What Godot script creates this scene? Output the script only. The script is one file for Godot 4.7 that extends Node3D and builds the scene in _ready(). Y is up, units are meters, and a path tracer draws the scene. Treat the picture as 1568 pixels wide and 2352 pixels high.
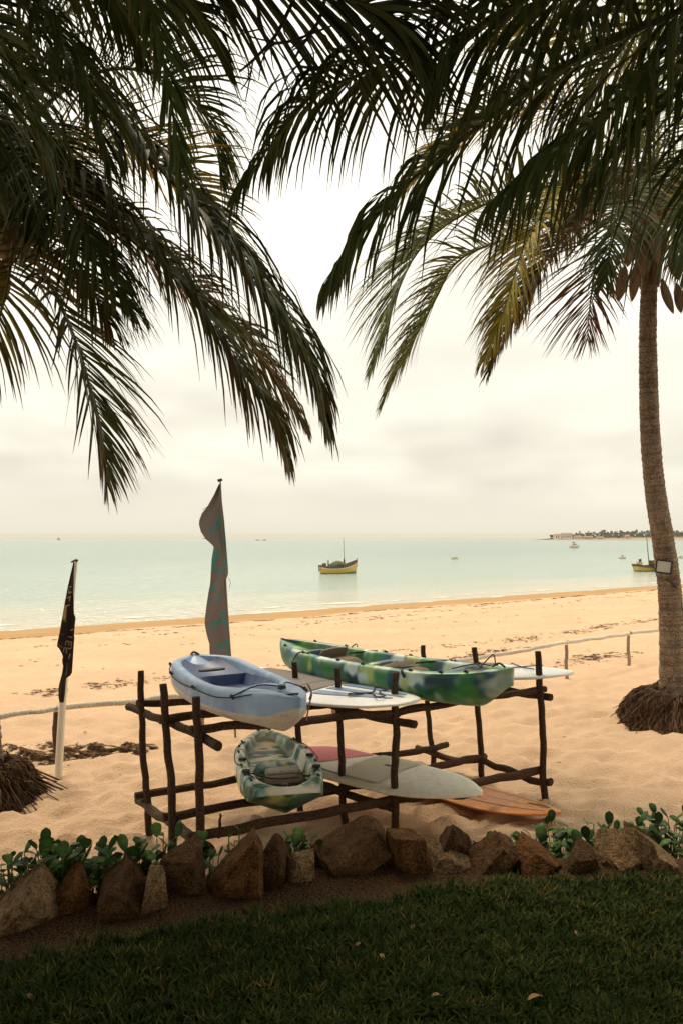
extends Node3D
# A beach seen from a shaded lawn: a driftwood rack of kayaks and boards, two flags, coconut palms, a calm pale sea.

const EYE := 2.4          # camera height above the sand by the rack
const FOC := 2664.0       # units of a 1568 x 2352 plan
const KZ := 0.648         # metres along the view for each unit of plan distance
const SIZE := 1.29        # the whole plan is enlarged to real size at the end
const WATER := -1.2
var rng := RandomNumberGenerator.new()
var M := {}
var names := {}
var nz := FastNoiseLite.new()
var nz2 := FastNoiseLite.new()
var nzc := FastNoiseLite.new()

class MB:
	var v := PackedVector3Array()
	var c := PackedColorArray()
	var u := PackedVector2Array()
	var i := PackedInt32Array()
	func vert(p: Vector3, col := Color.WHITE, uv := Vector2.ZERO) -> int:
		v.append(p); c.append(col); u.append(uv)
		return v.size() - 1
	func tri(a: int, b: int, d: int) -> void:
		i.append(a); i.append(b); i.append(d)
	func quad(a: int, b: int, d: int, e: int) -> void:
		i.append(a); i.append(b); i.append(d)
		i.append(a); i.append(d); i.append(e)
	func ftri(a: Vector3, b: Vector3, d: Vector3, col := Color.WHITE) -> void:
		tri(vert(a, col), vert(b, col), vert(d, col))
	func fquad(a: Vector3, b: Vector3, d: Vector3, e: Vector3, col := Color.WHITE) -> void:
		quad(vert(a, col, Vector2(0, 0)), vert(b, col, Vector2(1, 0)), vert(d, col, Vector2(1, 1)), vert(e, col, Vector2(0, 1)))
	func box(mn: Vector3, mx: Vector3, col := Color.WHITE) -> void:
		var p := []
		for k in 8:
			p.append(Vector3(mx.x if k & 1 else mn.x, mx.y if k & 2 else mn.y, mx.z if k & 4 else mn.z))
		for f in [[0, 2, 3, 1], [4, 5, 7, 6], [0, 1, 5, 4], [2, 6, 7, 3], [0, 4, 6, 2], [1, 3, 7, 5]]:
			fquad(p[f[0]], p[f[1]], p[f[2]], p[f[3]], col)
	# a swept tube with closed ends; rad holds one radius for each point
	func tube(pts: Array, rad: Array, sides: int, col := Color.WHITE, col2 = null) -> void:
		var n := pts.size()
		var t0: Vector3 = (pts[1] - pts[0]).normalized()
		var a := t0.cross(Vector3.UP)
		if a.length() < 0.05:
			a = t0.cross(Vector3.RIGHT)
		a = a.normalized()
		var first := v.size()
		for k in n:
			var t: Vector3 = (pts[mini(k + 1, n - 1)] - pts[maxi(k - 1, 0)]).normalized()
			a = (a - t * a.dot(t)).normalized()
			var b := t.cross(a)
			var cc: Color = col if col2 == null else col.lerp(col2, float(k) / (n - 1))
			for s in sides:
				var g := TAU * s / sides
				vert(pts[k] + (a * cos(g) + b * sin(g)) * rad[k], cc, Vector2(float(s) / sides, float(k) / (n - 1)))
		for k in n - 1:
			for s in sides:
				var s2 := (s + 1) % sides
				quad(first + k * sides + s, first + k * sides + s2, first + (k + 1) * sides + s2, first + (k + 1) * sides + s)
		for e in [0, n - 1]:
			if rad[e] > 0.004:
				var mid := vert(pts[e], c[first + e * sides])
				var ring := []
				for s in sides:
					ring.append(vert(v[first + e * sides + s], c[first + e * sides]))
				for s in sides:
					if e == 0: tri(mid, ring[(s + 1) % sides], ring[s])
					else: tri(mid, ring[s], ring[(s + 1) % sides])
	func mesh(flat := false) -> ArrayMesh:
		var vv := v; var cc := c; var uu := u; var ii := i
		if flat:
			vv = PackedVector3Array(); cc = PackedColorArray(); uu = PackedVector2Array(); ii = PackedInt32Array()
			for k in i:
				ii.append(vv.size()); vv.append(v[k]); cc.append(c[k]); uu.append(u[k])
		var nn := PackedVector3Array()
		nn.resize(vv.size())
		for k in range(0, ii.size(), 3):
			var a := vv[ii[k]]
			var f := (vv[ii[k + 2]] - a).cross(vv[ii[k + 1]] - a)
			nn[ii[k]] += f; nn[ii[k + 1]] += f; nn[ii[k + 2]] += f
		for k in nn.size():
			nn[k] = nn[k].normalized() if nn[k].length_squared() > 1e-20 else Vector3.UP
		var arr := []
		arr.resize(Mesh.ARRAY_MAX)
		arr[Mesh.ARRAY_VERTEX] = vv; arr[Mesh.ARRAY_NORMAL] = nn; arr[Mesh.ARRAY_COLOR] = cc
		arr[Mesh.ARRAY_TEX_UV] = uu; arr[Mesh.ARRAY_INDEX] = ii
		var m := ArrayMesh.new()
		m.add_surface_from_arrays(Mesh.PRIMITIVE_TRIANGLES, arr)
		return m

# ---------------------------------------------------------------- scene helpers
func numbered(parent: Node, called: String) -> String:
	var key := "%d/%s" % [parent.get_instance_id(), called]
	var k: int = names.get(key, 0)
	names[key] = k + 1
	return called if k == 0 else "%s_%03d" % [called, k]

func put(parent: Node, called: String, mesh: Mesh, mat: Material) -> MeshInstance3D:
	var o := MeshInstance3D.new()
	o.mesh = mesh
	o.material_override = mat
	o.name = numbered(parent, called)
	parent.add_child(o)
	return o

func tag(o: Node, label: String, category: String, group := "") -> void:
	o.set_meta("label", label); o.set_meta("category", category)
	if group != "": o.set_meta("group", group)

func thing(called: String, label: String, category: String, at := Vector3.ZERO, group := "") -> Node3D:
	var o := Node3D.new()
	o.name = numbered(self, called)
	add_child(o)
	o.position = at
	tag(o, label, category, group)
	return o

func structure(called: String, mesh: Mesh, mat: Material) -> MeshInstance3D:
	var o := put(self, called, mesh, mat)
	o.set_meta("kind", "structure")
	return o

func stuff(parent: Node, called: String, mesh: Mesh, mat: Material, xf: Array, cols: Array) -> MultiMeshInstance3D:
	var mm := MultiMesh.new()
	mm.transform_format = MultiMesh.TRANSFORM_3D
	mm.use_colors = true
	mm.mesh = mesh
	mm.instance_count = xf.size()
	for k in xf.size():
		mm.set_instance_transform(k, xf[k])
		mm.set_instance_color(k, cols[k])
	var o := MultiMeshInstance3D.new()
	o.multimesh = mm
	o.material_override = mat
	o.name = numbered(parent, called)
	parent.add_child(o)
	o.set_meta("kind", "stuff")
	return o

# a point d metres in front of the lens, measured off the plan of the photograph
func P(px: float, py: float, d: float) -> Vector3:
	return Vector3((px - 784.0) / FOC * d, EYE - (py - 1234.5) / FOC * d, -d * KZ)

func W(x: float, d: float, y: float) -> Vector3:
	return Vector3(x, y, -d * KZ)

func rr(a: float, b: float) -> float:
	return rng.randf_range(a, b)

func crv(a: Array, t: float) -> float:
	var f := clampf(t, 0, 1) * (a.size() - 1)
	var k := mini(int(f), a.size() - 2)
	var w := f - k
	var p0: float = a[maxi(k - 1, 0)]; var p1: float = a[k]; var p2: float = a[k + 1]; var p3: float = a[mini(k + 2, a.size() - 1)]
	return cubic_interpolate(p1, p2, p0, p3, w)

func spline(a: Array, n: int) -> Array:
	var xs := []; var ys := []; var zs := []
	for p in a:
		xs.append(p.x); ys.append(p.y); zs.append(p.z)
	var out := []
	for k in n:
		var t := float(k) / (n - 1)
		out.append(Vector3(crv(xs, t), crv(ys, t), crv(zs, t)))
	return out

func poly_at(a: Array, y: float) -> float:      # x of a polyline of Vector2 at height y
	for k in a.size() - 1:
		if y <= a[k + 1].y:
			return lerpf(a[k].x, a[k + 1].x, clampf((y - a[k].y) / maxf(a[k + 1].y - a[k].y, 0.001), 0, 1))
	return a[-1].x

func lin(r: float, g: float, b: float, a := 1.0) -> Color:
	return Color(r, g, b, a).linear_to_srgb()

# ---------------------------------------------------------------- materials
func noise_img(size: int, freq: float, kind: int, seed_: int, octaves := 4) -> Image:
	var n := FastNoiseLite.new()
	n.seed = seed_; n.frequency = freq; n.noise_type = kind as FastNoiseLite.NoiseType
	n.fractal_octaves = octaves
	return n.get_seamless_image(size, size)

func ramp_tex(img: Image, offsets: Array, cols: Array) -> ImageTexture:
	var g := Gradient.new()
	g.offsets = PackedFloat32Array(offsets); g.colors = PackedColorArray(cols)
	var w := img.get_width(); var h := img.get_height()
	var out := Image.create(w, h, false, Image.FORMAT_RGB8)
	for y in h:
		for x in w:
			out.set_pixel(x, y, g.sample(img.get_pixel(x, y).r))
	return ImageTexture.create_from_image(out)

# moulded-in swirls: three tones flowing into each other, with three other colours laid over them
func camo_tex(seed_: int, base: Array, c1: Color, c2: Color, c3: Color, cut := 0.0) -> ImageTexture:
	var n := []
	for k in 4: n.append(noise_img(384, 0.009 + 0.002 * k, FastNoiseLite.TYPE_SIMPLEX_SMOOTH, seed_ + k * 13, 3))
	var out := Image.create(384, 384, false, Image.FORMAT_RGB8)
	for y in 384:
		for x in 384:
			var a: float = n[0].get_pixel(x, y).r
			var c: Color = base[0].lerp(base[1], smoothstep(0.3, 0.48, a)).lerp(base[2], smoothstep(0.54, 0.7, a))
			c = c.lerp(c1, smoothstep(0.48 + cut, 0.66 + cut, n[1].get_pixel(x, y).r))
			c = c.lerp(c2, smoothstep(0.58, 0.72, n[2].get_pixel(x, y).r))
			c = c.lerp(c3, smoothstep(0.58, 0.8, n[3].get_pixel(x, y).r))
			out.set_pixel(x, y, c)
	return ImageTexture.create_from_image(out)

func mat(rough := 0.8, vcol := true) -> StandardMaterial3D:
	var m := StandardMaterial3D.new()
	m.roughness = rough
	m.vertex_color_use_as_albedo = vcol
	m.cull_mode = BaseMaterial3D.CULL_DISABLED
	if rough > 0.83: m.metallic_specular = 0.2
	return m

func tri_tex(m: StandardMaterial3D, tex: Texture2D, scale: Vector3, world := false) -> StandardMaterial3D:
	m.albedo_texture = tex
	m.uv1_triplanar = true
	m.uv1_world_triplanar = world
	m.uv1_scale = scale
	return m

func plain(r: float, g: float, b: float, rough := 0.6) -> StandardMaterial3D:
	var m := mat(rough, false)
	m.albedo_color = lin(r, g, b)
	return m

func materials() -> void:
	var soft := noise_img(512, 0.012, FastNoiseLite.TYPE_SIMPLEX_SMOOTH, 3, 5)
	var fine := noise_img(512, 0.06, FastNoiseLite.TYPE_SIMPLEX_SMOOTH, 5, 4)
	var grain := noise_img(512, 0.2, FastNoiseLite.TYPE_SIMPLEX, 7, 3)
	var finet := ImageTexture.create_from_image(fine)
	var graint := ImageTexture.create_from_image(grain)
	# sand: pale grains with darker ones, multiplied by the vertex colour
	M.sand = tri_tex(mat(0.95), ramp_tex(grain, [0.15, 0.5, 0.85], [Color(0.78, 0.76, 0.72), Color(0.94, 0.93, 0.92), Color(1, 1, 1)]), Vector3.ONE * 0.9, true)
	M.sand.heightmap_enabled = true; M.sand.heightmap_texture = finet; M.sand.heightmap_scale = 1.6
	M.soil = tri_tex(mat(0.95), ramp_tex(fine, [0.2, 0.5, 0.8], [Color(0.45, 0.42, 0.4), Color(0.8, 0.78, 0.76), Color(1, 1, 1)]), Vector3.ONE * 1.4, true)
	M.soil.heightmap_enabled = true; M.soil.heightmap_texture = finet; M.soil.heightmap_scale = 3.0
	M.lawn = tri_tex(mat(0.95), ramp_tex(fine, [0.2, 0.5, 0.8], [Color(0.4, 0.42, 0.35), Color(0.8, 0.8, 0.7), Color(1, 1, 1)]), Vector3.ONE * 2.0, true)
	M.grass = mat(0.75)
	M.grass.metallic_specular = 0.15
	M.grass.backlight = Color(0.3, 0.35, 0.15)
	M.rock = tri_tex(mat(0.92), ramp_tex(fine, [0.15, 0.4, 0.62, 0.85], [Color(0.42, 0.36, 0.32), Color(0.78, 0.7, 0.62), Color(0.95, 0.9, 0.84), Color(1, 1, 1)]), Vector3.ONE * 2.1)
	M.rock.heightmap_enabled = true; M.rock.heightmap_texture = finet; M.rock.heightmap_scale = 1.2
	M.wood = tri_tex(mat(0.85), ramp_tex(fine, [0.2, 0.5, 0.75, 0.9], [Color(0.4, 0.37, 0.35), Color(0.75, 0.72, 0.7), Color(0.92, 0.9, 0.88), Color(1, 1, 1)]), Vector3(2.2, 2.2, 2.2))
	M.wood.heightmap_enabled = true; M.wood.heightmap_texture = finet; M.wood.heightmap_scale = 2.0
	M.pale_wood = tri_tex(mat(0.9), ramp_tex(fine, [0.15, 0.35, 0.7], [Color(0.55, 0.5, 0.45), Color(0.88, 0.86, 0.82), Color(1, 1, 1)]), Vector3(1.2, 1.2, 1.2))
	M.trunk = tri_tex(mat(0.95), ramp_tex(fine, [0.15, 0.45, 0.8], [Color(0.45, 0.42, 0.4), Color(0.8, 0.78, 0.75), Color(1, 1, 1)]), Vector3(1.5, 1.5, 1.5))
	M.trunk.heightmap_enabled = true; M.trunk.heightmap_texture = finet; M.trunk.heightmap_scale = 4.0
	M.root = mat(0.95)
	M.frond = mat(0.55)
	M.frond.metallic_specular = 0.22
	M.frond.backlight = Color(0.95, 1.0, 0.38)
	M.leaf = mat(0.5)
	M.leaf.metallic_specular = 0.25
	M.leaf.backlight = Color(0.25, 0.3, 0.12)
	M.dry = mat(0.8)
	M.wrack = mat(0.9)
	M.paint = mat(0.5)
	M.black = plain(0.015, 0.015, 0.016, 0.55)
	M.rope = plain(0.012, 0.012, 0.013, 0.7)
	# moulded boats
	M.blue = tri_tex(mat(0.38, false), ramp_tex(soft, [0.1, 0.4, 0.6, 0.9], [Color(0.47, 0.58, 0.73), Color(0.54, 0.65, 0.78), Color(0.57, 0.68, 0.80), Color(0.68, 0.75, 0.83)]), Vector3.ONE * 0.5)
	M.navy = tri_tex(mat(0.45, false), ramp_tex(soft, [0.1, 0.5, 0.9], [Color(0.13, 0.20, 0.36), Color(0.17, 0.27, 0.46), Color(0.24, 0.34, 0.52)]), Vector3.ONE * 0.8)
	M.hullwhite = tri_tex(mat(0.45, false), ramp_tex(fine, [0.1, 0.3, 0.7], [Color(0.66, 0.62, 0.55), Color(0.78, 0.75, 0.70), Color(0.83, 0.81, 0.77)]), Vector3.ONE * 0.7)
	M.camo = tri_tex(mat(0.36, false), camo_tex(21, [Color(0.05, 0.13, 0.20), Color(0.07, 0.28, 0.38), Color(0.16, 0.44, 0.46)], Color(0.20, 0.50, 0.26), Color(0.82, 0.88, 0.85), Color(0.74, 0.78, 0.46)), Vector3(0.36, 0.26, 0.26))
	M.camo_pale = tri_tex(mat(0.36, false), camo_tex(47, [Color(0.93, 0.94, 0.90), Color(0.92, 0.92, 0.86), Color(0.55, 0.74, 0.74)], Color(0.08, 0.34, 0.26), Color(0.92, 0.90, 0.66), Color(0.06, 0.20, 0.17), 0.03), Vector3(0.6, 0.45, 0.45))
	M.camo_under = tri_tex(mat(0.4, false), camo_tex(71, [Color(0.05, 0.14, 0.10), Color(0.07, 0.22, 0.16), Color(0.10, 0.30, 0.12)], Color(0.40, 0.56, 0.50), Color(0.16, 0.42, 0.12), Color(0.70, 0.72, 0.46)), Vector3(0.6, 0.45, 0.45))
	M.board = tri_tex(mat(0.4, false), ramp_tex(fine, [0.08, 0.22, 0.5], [Color(0.86, 0.82, 0.74), Color(0.95, 0.94, 0.90), Color(0.97, 0.965, 0.94)]), Vector3.ONE * 0.6)
	M.oldboard = tri_tex(mat(0.5, false), ramp_tex(fine, [0.1, 0.3, 0.6, 0.9], [Color(0.84, 0.80, 0.71), Color(0.91, 0.88, 0.80), Color(0.93, 0.91, 0.84), Color(0.94, 0.93, 0.87)]), Vector3.ONE * 0.35)
	M.pad = tri_tex(mat(0.9, false), ramp_tex(grain, [0.2, 0.8], [Color(0.50, 0.47, 0.45), Color(0.62, 0.59, 0.56)]), Vector3.ONE * 4.0)
	M.padpale = tri_tex(mat(0.9, false), ramp_tex(fine, [0.2, 0.8], [Color(0.76, 0.74, 0.67), Color(0.86, 0.84, 0.77)]), Vector3.ONE * 2.0)
	M.stripe = plain(0.20, 0.29, 0.46, 0.45)
	M.red = tri_tex(mat(0.5, false), ramp_tex(fine, [0.1, 0.5, 0.9], [Color(0.80, 0.20, 0.22), Color(0.88, 0.27, 0.29), Color(0.90, 0.36, 0.36)]), Vector3.ONE * 0.9)
	M.orange = tri_tex(mat(0.45, false), ramp_tex(fine, [0.1, 0.35, 0.6, 0.9], [Color(0.60, 0.33, 0.13), Color(0.82, 0.50, 0.20), Color(0.88, 0.57, 0.24), Color(0.92, 0.66, 0.34)]), Vector3(0.25, 1.6, 1.6))
	M.seat = tri_tex(mat(0.85, false), ramp_tex(grain, [0.2, 0.8], [Color(0.44, 0.38, 0.33), Color(0.56, 0.50, 0.44)]), Vector3.ONE * 3.0)
	# sea: pale green water with ripples
	var wav := noise_img(512, 0.018, FastNoiseLite.TYPE_SIMPLEX_SMOOTH, 11, 5)
	M.sea = mat(0.16)
	M.sea.uv1_triplanar = true; M.sea.uv1_world_triplanar = true; M.sea.uv1_scale = Vector3(0.07, 0.16, 0.16)
	M.sea.heightmap_enabled = true; M.sea.heightmap_texture = ImageTexture.create_from_image(wav); M.sea.heightmap_scale = 14.0
	M.foam = mat(0.6)
	M.glass = plain(0.02, 0.03, 0.04, 0.1)
	M.screen = plain(0.55, 0.52, 0.44, 0.4)
	M.far = mat(0.9)

# ---------------------------------------------------------------- terrain
func shore(x: float, d: float) -> float:       # metres inland from the water's edge
	return (x + 13.0) * 0.756 - (d - 44.6) * 0.654

func profile(s: float) -> float:
	if s < 0: return WATER + s * 0.06
	if s > 34: return 0.0
	return WATER + 1.2 * (1.0 - pow(1.0 - s / 34.0, 1.5))

func rock_line(x: float) -> float:            # distance of the row of stones along x
	return crv([5.2, 5.2, 5.45, 5.9, 6.2, 6.32, 6.36, 6.36, 6.4], (x + 3.4) / 6.8)

func lawn_edge(x: float) -> float:
	return crv([4.3, 4.3, 4.72, 5.2, 5.5, 5.85, 5.94, 5.96, 6.0], (x + 3.0) / 6.0)

func ground(x: float, d: float) -> float:
	var y := profile(shore(x, d))
	var r := rock_line(x)
	var k := clampf((d - r) / 1.3, 0, 1)
	return lerpf(0.56, y, k * k * (3 - 2 * k)) if d < r + 1.3 else y

func bumps(x: float, d: float) -> float:      # trodden sand
	var s := shore(x, d)
	var amp := clampf((s - 3.0) / 12.0, 0.12, 1.0)
	var f := nzc.get_noise_2d(x * 1.0, d * 1.0)
	return amp * (nz.get_noise_2d(x * 4.6, d * 4.0) * 0.085 + nz2.get_noise_2d(x, d) * 0.06 + minf(f + 0.6, 0.0) * 0.16)

func build_ground() -> void:
	var mb := MB.new()
	var rows := 330
	var colsn := 260
	var dry := Color(0.72, 0.50, 0.325)
	var wet := Color(0.50, 0.315, 0.15)
	var bed := Color(0.45, 0.36, 0.22)
	for j in rows:
		var d := 5.2 + 0.055 * j + 95.0 * pow(float(j) / (rows - 1), 4.0) * 1.6
		var half := 7.0 + 1.1 * d
		for k in colsn:
			var q := (float(k) / (colsn - 1)) * 2.0 - 1.0
			var x := half * (0.42 * q + 0.58 * q * q * q)
			var s := shore(x, d)
			var e := nz2.get_noise_2d(x * 0.4, d * 0.4)
			var edge := 6.6 + e * 1.5
			var c := dry
			c = c.lerp(wet, clampf((edge - s) / 0.5, 0, 1))
			c = c.lerp(bed, clampf(-s / 3.0, 0, 1))
			var v := 1.0 + 0.10 * nz.get_noise_2d(x * 0.5 + 40, d * 0.5) + 0.06 * nz.get_noise_2d(x * 3, d * 3 + 9)
			c = Color(c.r * v, c.g * v, c.b * v)
			mb.vert(Vector3(x, ground(x, d) - 0.14 * float(d < rock_line(x) + 0.35) + bumps(x, d), -d * KZ), c)
	for j in rows - 1:
		for k in colsn - 1:
			var a := j * colsn + k
			mb.quad(a, a + 1, a + colsn + 1, a + colsn)
	structure("sand", mb.mesh(), M.sand)
	# bare soil along the stones
	mb = MB.new()
	for j in 30:
		for k in 140:
			var x := -9.0 + 18.0 * k / 139.0
			var d := lerpf(lawn_edge(x) - 0.5, rock_line(x) + 0.45, j / 29.0)
			var y := lerpf(0.63, 0.615, clampf((d - lawn_edge(x)) / 0.3, 0, 1)) + nz.get_noise_2d(x * 5, d * 5) * 0.02 - 0.16 * clampf((d - rock_line(x) - 0.1) / 0.35, 0, 1)
			var v := 1.0 + 0.35 * nz2.get_noise_2d(x * 2, d * 2)
			mb.vert(Vector3(x, y, -d * KZ), Color(0.15 * v, 0.088 * v, 0.046 * v))
	for j in 29:
		for k in 139:
			var a := j * 140 + k
			mb.quad(a, a + 1, a + 141, a + 140)
	structure("soil", mb.mesh(), M.soil)
	mb = MB.new()
	for j in 40:
		for k in 160:
			var x := -16.0 + 32.0 * k / 159.0
			var t := j / 39.0
			var d := lerpf(-16.0, lawn_edge(x) + 0.04 * nz.get_noise_1d(x * 9), 1.0 - pow(1.0 - t, 2.2))
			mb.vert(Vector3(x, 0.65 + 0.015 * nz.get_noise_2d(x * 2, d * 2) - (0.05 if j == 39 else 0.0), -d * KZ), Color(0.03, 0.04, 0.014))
	for j in 39:
		for k in 159:
			var a := j * 160 + k
			mb.quad(a, a + 1, a + 161, a + 160)
	structure("lawn", mb.mesh(), M.lawn)

func build_sea() -> void:
	var mb := MB.new()
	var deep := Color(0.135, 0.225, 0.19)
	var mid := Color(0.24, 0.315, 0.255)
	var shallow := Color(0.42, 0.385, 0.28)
	var us := []
	for k in 90:
		us.append(lerpf(-60.0, 240.0, k / 89.0))
	us.push_front(-800.0); us.push_front(-9000.0); us.append(900.0); us.append(12000.0)
	var ss := []
	for k in 90:
		ss.append(1.5 - pow(k / 89.0, 2.6) * 420.0)
	ss.append(-1200.0); ss.append(-3000.0); ss.append(-14000.0)
	for s in ss:
		for q in us:
			var x: float = -13.0 + q * 0.654 + s * 0.756
			var d: float = 44.6 + q * 0.756 - s * 0.654
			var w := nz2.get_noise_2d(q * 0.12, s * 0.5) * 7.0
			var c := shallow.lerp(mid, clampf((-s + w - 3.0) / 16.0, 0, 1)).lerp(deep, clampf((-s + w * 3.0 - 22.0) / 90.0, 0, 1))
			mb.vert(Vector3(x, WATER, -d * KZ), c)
	var n := us.size()
	for j in ss.size() - 1:
		for k in n - 1:
			var a := j * n + k
			mb.quad(a, a + 1, a + n + 1, a + n)
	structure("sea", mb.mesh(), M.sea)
	# wavelets breaking along the edge: low rolls of water with a foam crest
	for w in 2:
		mb = MB.new()
		var s0: float = [0.15, -2.2, -5.2][w]
		var h: float = [0.02, 0.05, 0.06][w]
		for k in 300:
			var q := -18.0 + 0.42 * k
			var s := s0 + nz2.get_noise_2d(q * 0.35, w * 30.0) * 0.9
			var wid := maxf(0.015, 0.05 + 0.5 * nz.get_noise_2d(q * 0.5, w * 17.0 + 3.0))
			for e in 4:
				var se: float = s + wid * [-1.0, -0.3, 0.3, 1.0][e]
				mb.vert(Vector3(-13.0 + q * 0.654 + se * 0.756, WATER + 0.012 + (h if e == 1 or e == 2 else 0.0) * minf(1.0, wid * 3.0), -(44.6 + q * 0.756 - se * 0.654) * KZ), Color(0.58, 0.54, 0.45))
		for k in 299:
			for e in 3:
				var a := k * 4 + e
				mb.quad(a, a + 1, a + 5, a + 4)
		structure("foam", mb.mesh(), M.foam)

func build_wrack() -> void:
	# dried weed: flat curled scraps
	var mb := MB.new()
	for k in 4:
		var a := k * 1.7
		var p := Vector3(cos(a), 0, sin(a)) * 0.4
		var q := Vector3(cos(a + 0.5), 0.35, sin(a + 0.5)) * 0.55
		mb.ftri(p * 0.2, p + Vector3(0, 0.18, 0), q)
		mb.ftri(-p * 0.9, q, p * 0.4 + Vector3(0, 0.25, 0))
	var bit := mb.mesh()
	var xf := []; var cols := []
	var add := func(xf: Array, cols: Array, x: float, d: float, size: float):
		var b := Basis(Vector3.UP, rr(0, TAU)).scaled(Vector3(size * rr(0.6, 1.6), size * rr(0.25, 0.7), size * rr(0.5, 1.0)))
		xf.append(Transform3D(b, Vector3(x, ground(x, d) + bumps(x, d) - 0.003, -d * KZ)))
		var v := rr(0.5, 1.3)
		cols.append(Color(0.21 * v, 0.125 * v, 0.07 * v))
	# strand lines left by the tides
	for line in [[6.9, 3000, 0.10, 0.12], [9.3, 1000, 0.12, 0.11], [11.4, 1100, 0.14, 0.11], [13.4, 500, 0.2, 0.10], [16.0, 250, 0.6, 0.09], [19.5, 200, 1.0, 0.08]]:
		var n: int = line[1]
		for k in n:
			var q := -22.0 + rng.randf() * 96.0
			if nz.get_noise_2d(q * 1.1, line[0] * 9.0) < -0.02 and rng.randf() < 0.93: continue
			var s: float = line[0] + nz2.get_noise_2d(q * 0.4, line[0] * 5.0) * 1.5 + rng.randfn(0, line[2])
			add.call(xf, cols, -13.0 + q * 0.654 + s * 0.756, 44.6 + q * 0.756 - s * 0.654, line[3] * rr(0.5, 1.5))
	# thicker bands of it behind the rail on the right
	for line in [[22.3, 4200, 0.2], [25.4, 1900, 0.16], [26.3, 2600, 0.3]]:
		var n: int = line[1]
		for k in n:
			var q := rr(-14.0, 22.0) if line[0] < 24 else rr(-12.0, -2.0)
			if nz.get_noise_2d(q * 1.3, line[0] * 7.0) < 0.0 and rng.randf() < 0.8: continue
			var s: float = line[0] + nz2.get_noise_2d(q * 0.5, line[0] * 5.0) * 1.6 + rng.randfn(0, line[2])
			add.call(xf, cols, -13.0 + q * 0.654 + s * 0.756, 44.6 + q * 0.756 - s * 0.654, rr(0.04, 0.11))
	for k in 900:
		add.call(xf, cols, rr(-9, 12), rr(11, 40), rr(0.01, 0.045))
	var o := stuff(self, "seaweed_wrack", bit, M.wrack, xf, cols)
	tag(o, "thin broken lines of dry brown seaweed along the bright beach", "seaweed")
	xf = []; cols = []
	for k in 9000:
		var g := rng.randf()
		var a := Vector2(lerpf(-4.6, -2.25, g), lerpf(13.0, 13.75, g))
		var wide := lerpf(0.95, 0.25, g * g)
		var q := rng.randfn(0, wide * 0.5)
		if absf(q) > wide * (1.0 + 0.3 * nz.get_noise_1d(g * 60)): continue
		add.call(xf, cols, a.x + q * 0.2, a.y + q, rr(0.025, 0.07))
	o = stuff(self, "seaweed_bed", bit, M.wrack, xf, cols)
	tag(o, "broad dark patch of dry seaweed behind the short white flagpole", "seaweed")
	xf = []; cols = []

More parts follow.
